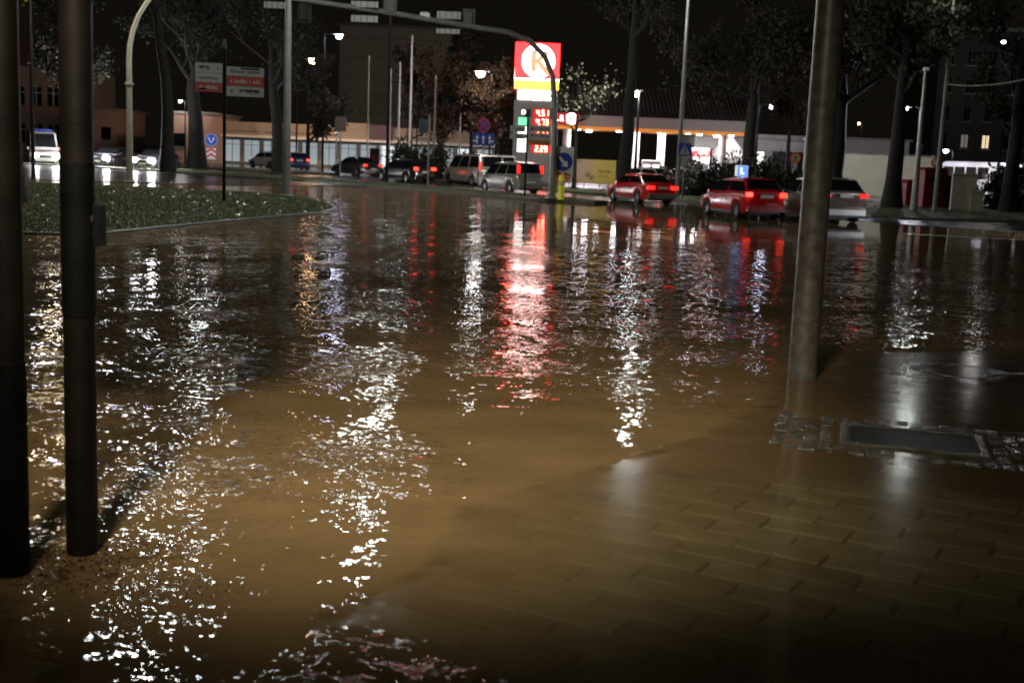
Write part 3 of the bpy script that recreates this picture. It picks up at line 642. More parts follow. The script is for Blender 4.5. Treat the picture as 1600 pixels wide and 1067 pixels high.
# white and grey flagpoles / thin posts in front of the shop row
for px, pyt, pyb, Y, r_, m, lb in ((627, 100, 252, 96, .075, whitep, 'white flagpole left of the pair behind the queue'), (646, 58, 250, 97, .085, whitep, 'tallest white flagpole, with a bent tip, behind the black estate car'), (579, 90, 240, 99, .06, galv, 'thin grey pole standing before the dark apartment block'), (613, 110, 245, 101, .06, galv, 'thin grey pole just left of the white flagpoles'), (682, 120, 250, 88, .085, galvp, 'pale pole between the flagpoles and the lane sign'), (720, 180, 255, 84, .06, galv, 'short pole above the beige van roof'), (655, 105, 248, 99, .05, darkpole, 'dark thin pole close right of the tallest flagpole'), (638, 185, 280, 90, .05, darkpole, 'thin dark post in front of the shops, beside the flagpoles')):
    t0 = at(px, pyt, Y); b0 = at(px - (pyb - pyt) * .035, pyb, Y)
    o = thing('flagpole', lb, 'pole', (b0.x, b0.y, .03), group='poles by the shops'); H = t0.z
    MB().tube([(0, 0, 0), (0, 0, H * .5), (0, 0, H)], [r_ * 1.2, r_, r_ * .7], 10).build('shaft', m, o, smooth=40)
    MB().lathe([(.0001, H + .12), (.06, H + .07), (.06, H), (.02, H - .02)], 10).build('finial', m, o, smooth=40)
b0 = at(668, 291, 70)
o = thing('marker_post', 'thin pale post standing on the verge between the black estate and the beige van', 'post', (b0.x, b0.y, .12))
MB().tube([(0, 0, 0), (0, 0, 3.9)], .055, 12).build('shaft', galvp, o, smooth=40); MB().box((-.35, 0, 3.3), (.5, .06, .8)).build('plate_back', mat('dark_plate', (.05, .07, .1), .5), o); MB().box((.1, 0, 1.9), (.14, .1, .3), bev=.02).build('box', galv, o)
b0 = at(531, 283, 76)
o = thing('marker_post', 'thin post with a dark plate left of the grey saloon', 'post', (b0.x, b0.y, .12)); MB().tube([(0, 0, 0), (0, 0, 3.6)], .04, 12).build('shaft', galvp, o, smooth=40); MB().prism(rect(-.35, .35, 2.9, 3.8), .03, off(-.06)).build('plate', mat('plate_brown', (.09, .05, .05), .5), o)
#PART3
# ------------------------------------------------------------------ price totem
SEG = {'0': 'abcdef', '1': 'bc', '2': 'abged', '3': 'abgcd', '4': 'fgbc', '5': 'afgcd', '6': 'afgedc', '7': 'abc', '8': 'abcdefg', '9': 'abcdfg'}
def digits(s, h, m, parent, loc, name='price'):
    w = h * .52; t = h * .15; x = 0; mb = MB()
    for ch in s:
        if ch == '.':
            mb.box((x + t * .1, 0, t / 2), (t, .02, t)); x += t * 1.4; continue
        for q in SEG[ch]:
            if q == 'a': mb.box((x + w / 2, 0, h - t / 2), (w * .8, .02, t))
            if q == 'g': mb.box((x + w / 2, -.001, h / 2), (w * .8, .02, t))
            if q == 'd': mb.box((x + w / 2, 0, t / 2), (w * .8, .02, t))
            if q == 'f': mb.box((x + t / 2, -.002, h * .74), (t, .02, h * .44))
            if q == 'b': mb.box((x + w - t / 2, -.002, h * .74), (t, .02, h * .44))
            if q == 'e': mb.box((x + t / 2, -.002, h * .26), (t, .02, h * .44))
            if q == 'c': mb.box((x + w - t / 2, -.002, h * .26), (t, .02, h * .44))
        x += w + t * 1.1
    return mb.build(name, m, parent, loc)
TY = 84.0
tb = at(832, 289, TY)
tt = thing('price_totem', 'tall lit petrol price totem with red logo panel and red price digits', 'price sign', (tb.x, tb.y, .07), R(4))
def tl(px, py):      # totem-local x,z measured on the panel plane
    p = at(px, py, TY); return p.x - tb.x, p.z - .07
lit_red = mat('panel_red', (.7, .04, .02), .35, emit=9, ecol=(1, .012, .014)); lit_wht = mat('panel_white', (.9, .9, .9), .35, emit=9, ecol=(1, .88, .87))
lit_org = mat('panel_orange', (.9, .4, .05), .35, emit=7, ecol=(1, .28, .03)); lit_k = mat('panel_letter', (.9, .3, .1), .35, emit=1.3, ecol=(1, .38, .22))
led = mat('led_red', (.8, .05, .04), .4, emit=22, ecol=(1, .16, .10)); ledbg = mat('led_ground', (.06, .005, .005), .5, emit=.8, ecol=(1, .02, .015))
lit_grn = mat('panel_green', (.1, .5, .2), .4, emit=1.4, ecol=(.2, 1, .45)); lit_soft = mat('panel_soft', (.7, .7, .7), .4, emit=3.5, ecol=(1, .97, .98))
greyc = mat('totem_grey', (.30, .27, .27), .45, var=.06)
xl, zt = -1.48, tl(836, 67)[1]; xr = 1.5
zk = tl(832, 140)[1]; zo = tl(832, 126)[1]; zi = tl(832, 157)[1]; zb = tl(832, 289)[1]
MB().box((0, .25, (zt + zk) / 2), (xr - xl, .5, zt - zk), bev=.03).build('logo_panel', lit_red, tt)
sign_plate(tt, rect(xl, xr, zk, zo), lit_org, -.012, .01, 'orange_band'); sign_plate(tt, rect(xl, xr, zo, zo + .12), lit_wht, -.013, .01, 'white_line')
cz = (zt + zo) / 2 + .03; cr = 1.12
ci = sign_plate(tt, circ(cr, 48), lit_wht, -.016, .014, 'logo_disc', (.05, 0, cz))
KP = [(-.44, -.62), (-.44, .62), (-.12, .62), (-.12, .12), (.36, .62), (.74, .62), (.16, .02), (.82, -.72), (.46, -.80), (-.12, -.13), (-.12, -.62)]
MB().prism([(x * 1.14, z * 1.14) for x, z in KP], .006, off(-.026)).build('letter', lit_k, ci)
for kk in range(3):
    x0 = -1.22 + kk * .9
    ic = sign_plate(tt, rrect(x0, x0 + .8, zi + .03, zk - .06, .05), lit_wht, -.01, .02, 'service_icon')
    if kk: MB().box((x0 + .4, -.022, (zi + zk) / 2 + (.08 if kk == 1 else -.05)), (.36, .01, .12)).build('pictogram', trimm, ic); MB().box((x0 + .5, -.024, (zi + zk) / 2 - .05), (.2, .01, .1)).build('pictogram', trimm, ic)
MB().box((.05, .25, (zk + zi) / 2), (2.75, .4, zk - zi), bev=.02).build('icon_box', greyc, tt)
MB().box((-.04, .25, zi / 2), (2.78, .42, zi - .006), bev=.02).build('body', greyc, tt)
price_rows = [(tl(845, 177)[1], '4.51'), (tl(845, 191)[1], '4.73'), (tl(845, 205)[1], '4.93'), (tl(845, 233)[1], '2.29')]
for kk, (z, s) in enumerate(price_rows):
    pn = sign_plate(tt, rect(-.18, 1.22, z - .27, z + .27), ledbg, .03, .02, 'price_panel')
    digits(s, .40, led, pn, (.06, .018, z - .2), 'price_digits')
    gm_ = (greyc, lit_grn, lit_soft, lit_soft)[kk]
    if kk: sign_plate(tt, rect(-1.15, -.45, z - .25, z + .25), gm_, .03, .02, 'grade_panel')
    else: text('D', .42, lit_soft, tt, (-.8, .03, z))
sign_plate(tt, rect(-1.15, -.45, tl(845, 222)[1] - .2, tl(845, 222)[1] + .2), lit_soft, .03, .02, 'grade_panel')
MB().box((0, .25, .12), (3.1, .7, .24), bev=.03).build('plinth', concrete, tt)

# ------------------------------------------------------------------ petrol station
SY = 100
c0, c1 = at(868, 200, SY), at(1182, 217, SY)
st = thing('station_canopy', 'white petrol station canopy with an orange lit soffit and round white columns', 'canopy', (0, 0, 0))
xL, xR = c0.x, c1.x; zc = 4.55; zt2 = 5.45
MB().box(((xL + xR) / 2, SY + 6, (zc + zt2) / 2 + .02), (xR - xL, 12, zt2 - zc), bev=.04).build('fascia', mat('canopy_white', (.55, .54, .5), .5, var=.1), st)
sof = MB().box(((xL + xR) / 2, SY + 6, zc - .04), (xR - xL - .2, 11.8, .08)).build('soffit', mat('soffit_orange', (.6, .26, .06), .5), st)
MB().box(((xL + xR) / 2, SY - .02, zc - .12), (xR - xL, .06, .26)).build('orange_trim', mat('orange_glow', (.8, .3, .05), .5, emit=.5, ecol=(1, .36, .05)), st)
rf = MB(); rf.add([(xL + .3, SY + .3, zt2), (xR - .3, SY + .3, zt2), (xR - .3, SY + 6, zt2 + 2.6), (xL + .3, SY + 6, zt2 + 2.6), (xL + .3, SY + 11.5, zt2), (xR - .3, SY + 11.5, zt2)], [(0, 1, 2, 3), (3, 2, 5, 4), (0, 3, 4), (1, 5, 2)])
roof = rf.build('roof', mat('roof_sheet', (.09, .085, .08), .5), st)
for k in range(46):
    x = xL + .5 + (xR - xL - 1) * k / 45
    MB().tube([(x, SY + .25, zt2 + .03), (x, SY + 6, zt2 + 2.66)], .06, 5).build('roof_rib', mat('roof_rib', (.12, .115, .11), .5), roof)
for px in (885, 993, 1033, 1129):
    for dy in (2.2,):
        p = at(px, 230, SY + dy); MB().tube([(p.x, p.y, 0), (p.x, p.y, zc)], .32, 20).build('column', mat('column_white', (.72, .72, .7), .4), st, smooth=40)
for k, (px, dy) in enumerate(((903, 3), (938, 1), (967, 4), (1007, 1), (1075, 2), (1093, 5), (1143, 4), (1033, 9), (920, 9), (1120, 9))):
    p = at(px, 208, SY + dy); MB().lathe([(.0001, -.1), (.2, -.12), (.26, 0)], 12).build('downlight', emis((.98, .93, 1), 600), st, (p.x, p.y, zc - .09))
# canopy sign
cl = at(893, 186, SY - .3)
cg = thing('canopy_sign', 'lit red and white logo disc with white lettering on the canopy edge', 'sign', (cl.x, cl.y, cl.z))
MB().box((-1.3, .12, 0), (3.8, .16, .9)).build('backing', mat('sign_board_red', (.35, .03, .03), .4, emit=.35, ecol=(1, .05, .04)), cg)
d_ = sign_plate(cg, circ(.46), lit_wht, 0, .03, 'logo_disc'); MB().prism([(x * .42, z * .42) for x, z in KP], .006, off(-.012)).build('letter', lit_red, d_)
text('CIRCLE', .62, lit_wht, cg, (-1.75, .02, 0))
# shop behind
sp = thing('station_shop', 'station shop with pale walls and lit windows behind the canopy', 'building', (0, 0, 0))
x0, x1 = at(1085, 230, 116).x, at(1300, 230, 116).x
shopw = mat('shop_wall', (.34, .33, .29), .6, var=.12, scale=1)
MB().box(((x0 + x1) / 2, 121, 2.3), (x1 - x0, 10, 4.6), bev=.03).build('wall', shopw, sp)
MB().box(((x0 + x1) / 2, 120.9, 4.75), (x1 - x0 + .5, 10.6, .3), bev=.04).build('roof_slab', concrete, sp)
warmwin = mat('lit_window', (.6, .6, .55), .3, emit=1.6, ecol=(1, .93, .8))
for k, px in enumerate((1112, 1132, 1180, 1222, 1262)):
    x = at(px, 235, 116).x; w_ = MB().box((x, 115.95, 2.1), (1.7, .1, 2.4)).build('window', warmwin if k in (1, 2) else glass, sp)
    for s in (-1, 1): MB().box((x + s * .87, 115.9, 2.1), (.07, .14, 2.5)).build('frame', trimm, w_)
    MB().box((x, 115.9, 3.35), (1.8, .14, .08)).build('frame', trimm, w_)
# wash bay with red and white lit panels
p = at(1096, 236, 105)
wb = thing('lit_terminal', 'white lit pay terminal with a red and white lettered header under the canopy', 'terminal', (p.x, p.y, .07), 0)
MB().box((0, .3, 1.6), (1.5, .5, 3.2), bev=.03).build('cabinet', mat('terminal_grey', (.4, .4, .42), .4), wb)
MB().box((0, 0, 2.75), (1.35, .1, .42)).build('header', lit_red, wb); text('AUTO', .4, lit_wht, wb, (0, -.06, 2.74))
MB().box((0, 0, 2.15), (1.3, .1, .5)).build('display', lit_soft, wb); MB().box((0, -.06, 1.2), (.9, .05, 1.1)).build('door', mat('door_grey', (.15, .16, .18), .3), wb)
# pumps
for px, lb in ((1010, 'white fuel pump beside the left inner canopy column'), (1024, 'white fuel pump right next to the lit canopy column')):
    p = at(px, 262, 101); pu = thing('fuel_pump', lb, 'fuel pump', (p.x, p.y, .07), group='fuel pumps')
    MB().box((0, 0, 1.0), (.75, .5, 2.0), bev=.05).build('body', whitep, pu); MB().box((0, -.26, 1.45), (.5, .03, .35)).build('display', lit_soft, pu); MB().box((0, -.26, .7), (.6, .03, .7)).build('panel', mat('pump_red', (.5, .03, .03), .4), pu)
    MB().tube([(.38, -.1, 1.5), (.55, -.15, .9), (.42, -.12, .4), (.38, -.05, 1.1)], .025, 8).build('hose', blackrub, pu, smooth=60)
# white bay beyond the canopy
p0, p1 = at(1130, 230, 108), at(1165, 230, 108)
gb_ = thing('wash_bay', 'small white gabled wash bay at the right end of the canopy', 'building', ((p0.x + p1.x) / 2, 109, .07)); w_ = (p1.x - p0.x)
MB().prism([(-w_ / 2, 0), (w_ / 2, 0), (w_ / 2, 3.1), (0, 4.3), (-w_ / 2, 3.1)], 5).build('wall', whitep, gb_)
MB().box((0, -.03, 1.3), (w_ * .7, .06, 2.6)).build('door', mat('bay_door', (.3, .3, .3), .5), gb_)
# banner
b0, b1 = at(866, 262, 80), at(962, 266, 80)
bn = thing('advertising_banner', 'long yellow banner with a food picture hung on a low frame by the station', 'banner', ((b0.x + b1.x) / 2, 80, .1)); w_ = b1.x - b0.x
m_ = bpy.data.materials.new('banner_print'); m_.use_nodes = True; nn = m_.node_tree.nodes; ll = m_.node_tree.links; bb = nn['Principled BSDF']
tcx = nn.new('ShaderNodeTexCoord'); sx_ = nn.new('ShaderNodeSeparateXYZ'); ll.new(tcx.outputs['Object'], sx_.inputs[0])
vz = nn.new('ShaderNodeTexVoronoi'); vz.inputs['Scale'].default_value = 1.3; ll.new(tcx.outputs['Object'], vz.inputs['Vector'])
cr1 = nn.new('ShaderNodeValToRGB'); e_ = cr1.color_ramp.elements; e_[0].color = (.35, .16, .07, 1); e_[1].color = (.5, .33, .2, 1); e_.new(.35).color = (.5, .34, .2, 1); e_.new(.15).color = (.08, .03, .015, 1)
ll.new(vz.outputs['Distance'], cr1.inputs[0]); mr = nn.new('ShaderNodeMapRange'); mr.inputs[1].default_value = .2; mr.inputs[2].default_value = .9; ll.new(sx_.outputs[0], mr.inputs[0])
mxx = nn.new('ShaderNodeMixRGB'); mxx.inputs[2].default_value = (.5, .36, .06, 1); ll.new(mr.outputs[0], mxx.inputs[0]); ll.new(cr1.outputs[0], mxx.inputs[1]); ll.new(mxx.outputs[0], bb.inputs[0])
MB().box((0, 0, 1.05), (w_, .03, 1.55)).build('print', m_, bn); word_bars(bn, .8, 1.75, 1.1, .16, mat('banner_text', (.12, .06, .02), .6), -.02, 31); word_bars(bn, .9, 1.7, .8, .13, MATS['banner_text'], -.02, 32)
for k in range(5): MB().tube([(-w_ / 2 + w_ * k / 4, .05, 0), (-w_ / 2 + w_ * k / 4, .05, 1.85)], .03, 8).build('frame_post', galv, bn)

# ------------------------------------------------------------------ shops and blocks
def bldg(name, label, pxa, pxb, Y, depth, h, m, win, cat='building', base=.05, rz=0):
    x0, x1 = at(pxa, 240, Y).x, at(pxb, 240, Y).x; w = x1 - x0
    t = thing(name, label, cat, ((x0 + x1) / 2, Y, base), rz)
    MB().box((0, depth / 2, h / 2), (w, depth, h)).build('wall', m, t)
    return t, w
orangew = mat('rendered_wall', (.36, .28, .21), .7, var=.12, scale=.7)
t, w = bldg('shop_row', 'long low shop row with a sodium lit parapet and dark shop windows', 318, 772, 128, 14, 2.9, mat('shopfront', (.2, .18, .15), .6, var=.2, scale=1), None)
pa1 = MB().box((0, -.6, 3.65), (w, 1.2, 1.3)).build('parapet', orangew, t)
MB().box((0, -1.0, 2.86), (w + .4, 2.2, .26), bev=.03).build('awning_slab', mat('awning_pale', (.8, .76, .66), .6, var=.08), t)
MB().box((w * .02, -1.25, 3.75), (3.4, .5, 1.75)).build('raised_sign_wall', orangew, t)
MB().box((w * .02 + 3.0, -1.2, 3.7), (2.2, .3, 1.6)).build('sign_board', mat('plum_board', (.12, .05, .06), .5), t)
nwin = 15
for k in range(nwin):
    x = -w / 2 + (k + .5) * w / nwin
    dim = k in (0, 9, 13)
    wn_ = MB().box((x, -.04, 1.35), (w / nwin - .5, .1, 2.2)).build('window', mat('shop_glow', (.2, .22, .22), .15, emit=.3, ecol=(.8, .95, 1)) if not dim else mat('shop_glow_lit', (.3, .32, .3), .2, emit=.9, ecol=(.85, .95, 1)), t)
    MB().box((x, -.11, 1.35), (.06, .05, 2.2)).build('mullion', trimm, wn_); MB().box((x, -.11, 2.0), (w / nwin - .5, .05, .05)).build('transom', trimm, wn_)
    MB().box((x + w / nwin / 2, -.08, 1.4), (.3, .18, 2.7)).build('pier', mat('pier', (.3, .24, .18), .6), t)
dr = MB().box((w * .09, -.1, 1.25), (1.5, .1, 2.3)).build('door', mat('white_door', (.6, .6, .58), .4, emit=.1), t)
MB().box((w * .09, -.16, 1.3), (1.0, .03, 1.7)).build('pane', glass, dr); MB().tube([(w * .09 + .6, -.2, .9), (w * .09 + .6, -.2, 1.5)], .02, 6).build('handle', galv, dr)
for k in range(4): MB().box((-w / 2 + 3 + k * w / 4.6, -1.24, 3.35), (w / 5, .06, .05)).build('conduit', trimm, t)
# dark apartment block behind it
t, w = bldg('apartment_block', 'tall dark apartment block looming behind the shop row', 528, 700, 190, 14, 20.5, mat('block_wall', (.6, .54, .42), .8, var=.15, scale=.15), None)
MB().box((0, 7, 20.7), (w + .6, 14.6, .4)).build('roof_slab', concrete, t)
for f_ in range(7): MB().box((0, -.02, 2.0 + f_ * 2.8), (w, .05, .06)).build('panel_joint', mat('joint_dark', (.10, .085, .06), .8), t)
for k in range(2): MB().box((w * (.1 + .25 * k), -.04, 13.0), (.9, .08, 1.2)).build('window', glass, t)
# end wall by the left trees
t, w = bldg('rendered_building', 'plain pink rendered building between the left tree trunks', 262, 330, 122, 12, 4.8, mat('pink_render', (.42, .26, .2), .75, var=.12, scale=.6), None)
MB().box((0, 6, 4.9), (w + .5, 12.5, .2)).build('roof_slab', concrete, t)
wn_ = MB().box((-w * .25, -.03, 2.2), (1.2, .08, 1.3)).build('window', glass, t); MB().box((-w * .25, -.06, 1.5), (1.4, .2, .07)).build('sill', concrete, wn_)
# tenement far left
t, w = bldg('tenement_house', 'old pinkish tenement house with tall windows at the far left', -60, 125, 135, 12, 9.5, mat('tenement_render', (.36, .25, .19), .75, var=.15, scale=.4), None)
MB().box((0, -.1, 4.4), (w, .3, .25)).build('string_course', concrete, t)
for f_ in range(2):
    for k in range(7):
        x = -w / 2 + (k + .5) * w / 7
        wn_ = MB().box((x, -.04, 2.3 + f_ * 4.0), (1.15, .1, 2.0)).build('window', glass, t); MB().box((x, -.1, 2.3 + f_ * 4.0), (.07, .06, 2.0)).build('mullion', whitep, wn_); MB().box((x, -.1, 2.7 + f_ * 4), (1.15, .06, .07)).build('transom', whitep, wn_); MB().box((x, -.12, 1.25 + f_ * 4), (1.4, .25, .1)).build('sill', concrete, wn_)
MB().prism([(-w / 2 - .4, 9.5), (w / 2 + .4, 9.5), (w / 2 - 3, 12.5), (-w / 2 + 3, 12.5)], 12).build('roof', mat('tile_roof', (.12, .05, .035), .7), t)
t, w = bldg('rendered_building', 'small pale building behind the oncoming dark car', 143, 182, 130, 10, 5.0, MATS['pink_render'], None)
MB().box((0, 5, 5.1), (w + .5, 10.4, .2)).build('roof_slab', concrete, t); wn_ = MB().box((w * .1, -.03, 2.6), (1.0, .08, 1.3)).build('window', glass, t); MB().box((w * .1, -.06, 1.9), (1.2, .2, .07)).build('sill', concrete, wn_)
# long pale wall right of the mast
x0, x1 = at(1255, 285, 92).x, at(1455, 285, 92).x
t = thing('panel_fence', 'long pale concrete panel wall behind the silver car and the right trees', 'wall', ((x0 + x1) / 2, 92, .05))
panelw = mat('pale_panel', (.36, .35, .24), .65, var=.1, scale=1.5)
nn_ = 5; pw = (x1 - x0) / nn_
for k in range(nn_):
    for j in range(6): MB().box((-(x1 - x0) / 2 + (k + .5) * pw, 0, .3 + j * .5), (pw - .15, .07, .49), bev=.008).build('panel', panelw, t)
for k in range(nn_ + 1): MB().box((-(x1 - x0) / 2 + k * pw, 0, 1.6), (.15, .16, 3.2)).build('post', panelw, t)
MB().box((0, 0, 3.12), (x1 - x0, .2, .1)).build('coping', mat('coping_dark', (.1, .1, .09), .6), t)
# white walled building further right with snow-bright wall section behind tree
t, w = bldg('pale_building', 'pale flat building behind the panel wall, half hidden by foliage', 1290, 1420, 104, 8, 4.4, mat('pale_render', (.4, .39, .36), .7, var=.1), None)
MB().box((0, 4, 4.5), (w + .4, 8.4, .2)).build('roof_slab', concrete, t)
for k in range(3): wn_ = MB().box((-w * .3 + k * w * .3, -.03, 2.7), (1.3, .08, 1.2)).build('window', glass, t); MB().box((-w * .3 + k * w * .3, -.06, 2.05), (1.5, .2, .07)).build('sill', concrete, wn_)
# dark tenement at right with two lit windows
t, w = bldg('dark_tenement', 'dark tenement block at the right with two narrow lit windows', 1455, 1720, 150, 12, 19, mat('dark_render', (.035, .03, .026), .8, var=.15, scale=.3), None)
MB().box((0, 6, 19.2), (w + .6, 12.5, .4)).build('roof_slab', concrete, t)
lw = mat('lit_flat_window', (.6, .5, .35), .4, emit=.9, ecol=(1, .8, .5)); lw2 = mat('dim_flat_window', (.3, .3, .28), .4, emit=.12, ecol=(1, .9, .8))
for f_ in range(5):
    for k in range(8):
        x = -w / 2 + (k + .5) * w / 8
        on = (f_, k) == (1, 2); dm = (f_, k) in ((1, 1), (3, 4))
        wn_ = MB().box((x, -.03, 2.6 + f_ * 3.3), (.75, .08, 1.5)).build('window', lw if on else lw2 if dm else glass, t); MB().box((x, -.08, 2.6 + f_ * 3.3), (.1, .05, 1.5)).build('mullion', trimm, wn_); MB().box((x, -.08, 1.62 + f_ * 3.3), (1.3, .2, .08)).build('sill', concrete, wn_)
#PART4
# ------------------------------------------------------------------ trees and shrubs
def tree(px, Y, h, r, seed, label, c1, c2, leaves=2600, lean=(0, 0), crown0=.35, spread=.42, leaf=.12, base_z=.1, name='tree', bends=None, twig=False):
    rr = random.Random(seed); g = np.random.default_rng(seed)
    b = at(px, 262, Y); t = thing(name, label, 'tree', (b.x, b.y, base_z))
    mb = MB(); ends = []
    n_ = 9; pts = []
    for i in range(n_):
        u = i / (n_ - 1)
        bx, by = (bends[min(i, len(bends) - 1)] if bends else (lean[0] * u * h, lean[1] * u * h))
        pts.append(Vector((bx + (rr.uniform(-.1, .1) if i else 0) * r * 2, by + (rr.uniform(-.1, .1) if i else 0) * r * 2, u * h * .8)))
    rad = [r * (1.35 if i == 0 else 1 - .8 * (i / (n_ - 1)) ** 1.2) for i in range(n_)]
    mb.tube(pts, rad, 12)
    limbs = MB()
    def limb(p, d, L, r_, depth):
        q = [p]; dd = d.copy()
        for k in range(4):
            dd = (dd + Vector((rr.uniform(-.3, .3), rr.uniform(-.3, .3), rr.uniform(-.1, .3)))).normalized(); q.append(q[-1] + dd * L / 4)
        limbs.tube(q, [r_ * (1 - .2 * k) for k in range(5)], 6 if depth < 2 else 4, cap=False)
        ends.append((q[-1], L * .5)); ends.append((q[2], L * .4))
        if depth < 2:
            for k in range(3): limb(q[rr.choice((1, 2, 3))], (dd + Vector((rr.uniform(-1, 1), rr.uniform(-1, 1), rr.uniform(-.3, .7)))).normalized(), L * .6, r_ * .5, depth + 1)
    for k in range(8 if not twig else 11):
        u = crown0 + (1 - crown0) * rr.random(); i = min(int(u * (n_ - 1)), n_ - 2); p = pts[i].lerp(pts[i + 1], u * (n_ - 1) - i)
        a_ = rr.uniform(0, 2 * PI); limb(p, Vector((math.cos(a_), math.sin(a_), rr.uniform(.2, .9))).normalized(), h * spread * rr.uniform(.5, .9) * (1.15 - .5 * u), r * .38, 0)
    tk = mb.build('trunk', bark, t, smooth=60); limbs.build('limbs', bark, tk, smooth=60)
    if leaves:
        leaves = int(leaves * 1.7) if not twig else leaves
        cm = 'foliage_%s_%s' % (c1, c2); m = MATS.get(cm) or leaf_mat(cm, c1, c2, .75)
        per = max(1, leaves // len(ends)); V = []
        for e, rad_ in ends:
            q = g.normal(0, 1, (per, 3)); q = q / np.linalg.norm(q, axis=1)[:, None] * g.uniform(.1, 1, (per, 1)) ** .6 * max(.5, rad_ * .75) + np.array(e)
            V.append(q)
        c = np.concatenate(V); m_ = len(c); ax = g.normal(0, 1, (m_, 3)); ax /= np.linalg.norm(ax, axis=1)[:, None]; bx = np.cross(ax, g.normal(0, 1, (m_, 3))); bx /= np.linalg.norm(bx, axis=1)[:, None]
        s = leaf * g.uniform(.6, 1.4, (m_, 1)); v = np.zeros((m_ * 4, 3)); v[0::4] = c - ax * s; v[1::4] = c - bx * s * .6; v[2::4] = c + ax * s; v[3::4] = c + bx * s * .6
        np_obj('crown', v, np.arange(m_ * 4).reshape(-1, 4), m, t)
    return t
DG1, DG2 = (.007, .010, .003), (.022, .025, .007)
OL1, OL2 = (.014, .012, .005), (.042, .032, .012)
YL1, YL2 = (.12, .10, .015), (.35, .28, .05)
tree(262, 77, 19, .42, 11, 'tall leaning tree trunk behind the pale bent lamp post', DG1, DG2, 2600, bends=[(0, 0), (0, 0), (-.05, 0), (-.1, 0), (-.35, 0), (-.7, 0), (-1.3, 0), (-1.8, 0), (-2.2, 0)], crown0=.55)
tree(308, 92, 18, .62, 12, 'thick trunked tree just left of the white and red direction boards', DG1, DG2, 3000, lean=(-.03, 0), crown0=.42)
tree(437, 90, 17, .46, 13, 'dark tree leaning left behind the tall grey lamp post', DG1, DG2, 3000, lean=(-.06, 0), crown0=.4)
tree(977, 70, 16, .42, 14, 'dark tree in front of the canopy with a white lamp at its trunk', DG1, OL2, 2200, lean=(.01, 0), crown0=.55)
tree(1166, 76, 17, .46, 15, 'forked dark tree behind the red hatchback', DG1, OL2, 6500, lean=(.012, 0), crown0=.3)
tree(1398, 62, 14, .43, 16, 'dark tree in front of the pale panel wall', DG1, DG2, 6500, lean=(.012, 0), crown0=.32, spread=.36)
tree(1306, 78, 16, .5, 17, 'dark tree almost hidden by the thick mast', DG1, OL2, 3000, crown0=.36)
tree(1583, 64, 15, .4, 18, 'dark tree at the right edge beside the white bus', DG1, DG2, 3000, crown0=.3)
tree(898, 76, 9.6, .14, 19, 'small nearly bare tree with lit twigs just right of the price totem', (.3, .3, .2), (.55, .55, .35), 200, crown0=.4, spread=.36, leaf=.11, twig=True)
for k, (px, Y, h, c1, c2, lb) in enumerate(((690, 104, 12, (.025, .014, .006), (.09, .045, .014), 'rust coloured autumn tree left of the lane sign'), (735, 108, 13, OL1, OL2, 'brownish tree under the white street lamp'), (775, 100, 10, (.025, .014, .006), (.08, .038, .012), 'rust coloured tree between the lane sign and the totem'), (640, 112, 12, OL1, OL2, 'olive brown tree behind the flagpoles'), (480, 108, 11, DG1, OL2, 'dark leafy tree beside the orange lamp'), (1230, 96, 12, OL1, OL2, 'olive tree behind the round yellow sign'))):
    tree(px, Y, h, .2, 30 + k, lb, c1, c2, 3600, crown0=.22, spread=.44, leaf=.15)
tree(20, 34, 11, .3, 41, 'yellow leaved tree over the left edge of the picture', YL1, YL2, 2600, crown0=.45, spread=.4, leaf=.1)
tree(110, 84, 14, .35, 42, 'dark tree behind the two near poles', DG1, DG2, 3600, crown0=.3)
# clipped dark shrubs
def shrub(px, py, Y, w, h, seed, label, c1=DG1, c2=DG2, leaves=1500):
    g = np.random.default_rng(seed); b = at(px, py, Y); t = thing('shrub', label, 'shrub', (b.x, b.y, .12), group='shrubs')
    st_ = MB()
    for k in range(7):
        a_ = g.uniform(0, 6.28); st_.tube([(0, 0, 0), (math.cos(a_) * w * .2, math.sin(a_) * w * .2, h * .5), (math.cos(a_) * w * .42, math.sin(a_) * w * .35, h * .9)], [.04, .03, .012], 5, cap=False)
    st_.build('stems', bark, t)
    cl_ = g.uniform((-w / 2, -w / 3, .15), (w / 2, w / 3, h * .8), (16, 3)); c = np.concatenate([q + g.normal(0, 1, (leaves // 16, 3)) * np.array([w * .1, w * .1, h * .16]) for q in cl_]); c[:, 2] = np.abs(c[:, 2])
    m_ = len(c); ax = g.normal(0, 1, (m_, 3)) + np.array([0, 0, .8]); ax /= np.linalg.norm(ax, axis=1)[:, None]; bx = np.cross(ax, g.normal(0, 1, (m_, 3))); bx /= np.linalg.norm(bx, axis=1)[:, None]
    s = .13 * g.uniform(.6, 1.6, (m_, 1)); v = np.zeros((m_ * 4, 3)); v[0::4] = c - ax * s; v[1::4] = c - bx * s * .4; v[2::4] = c + ax * s * 1.3; v[3::4] = c + bx * s * .4
    cm = 'foliage_%s_%s' % (c1, c2); np_obj('foliage', v, np.arange(m_ * 4).reshape(-1, 4), MATS.get(cm) or leaf_mat(cm, c1, c2), t)
for k, (px, Y, w, h, lb) in enumerate(((1085, 70, 3.0, 1.5, 'low dark shrub behind the slim pale lamp post'), (1118, 69, 2.6, 2.3, 'spiky dark shrub left of the roof sign car'), (1165, 67, 3.0, 2.4, 'dark shrub at the foot of the forked tree'), (1205, 66, 2.6, 2.1, 'dark shrub above the red hatchback rear window'), (1238, 66, 2.4, 1.6, 'dark shrub at the foot of the round yellow sign'))):
    shrub(px, 300, Y, w, h, 60 + k, lb)
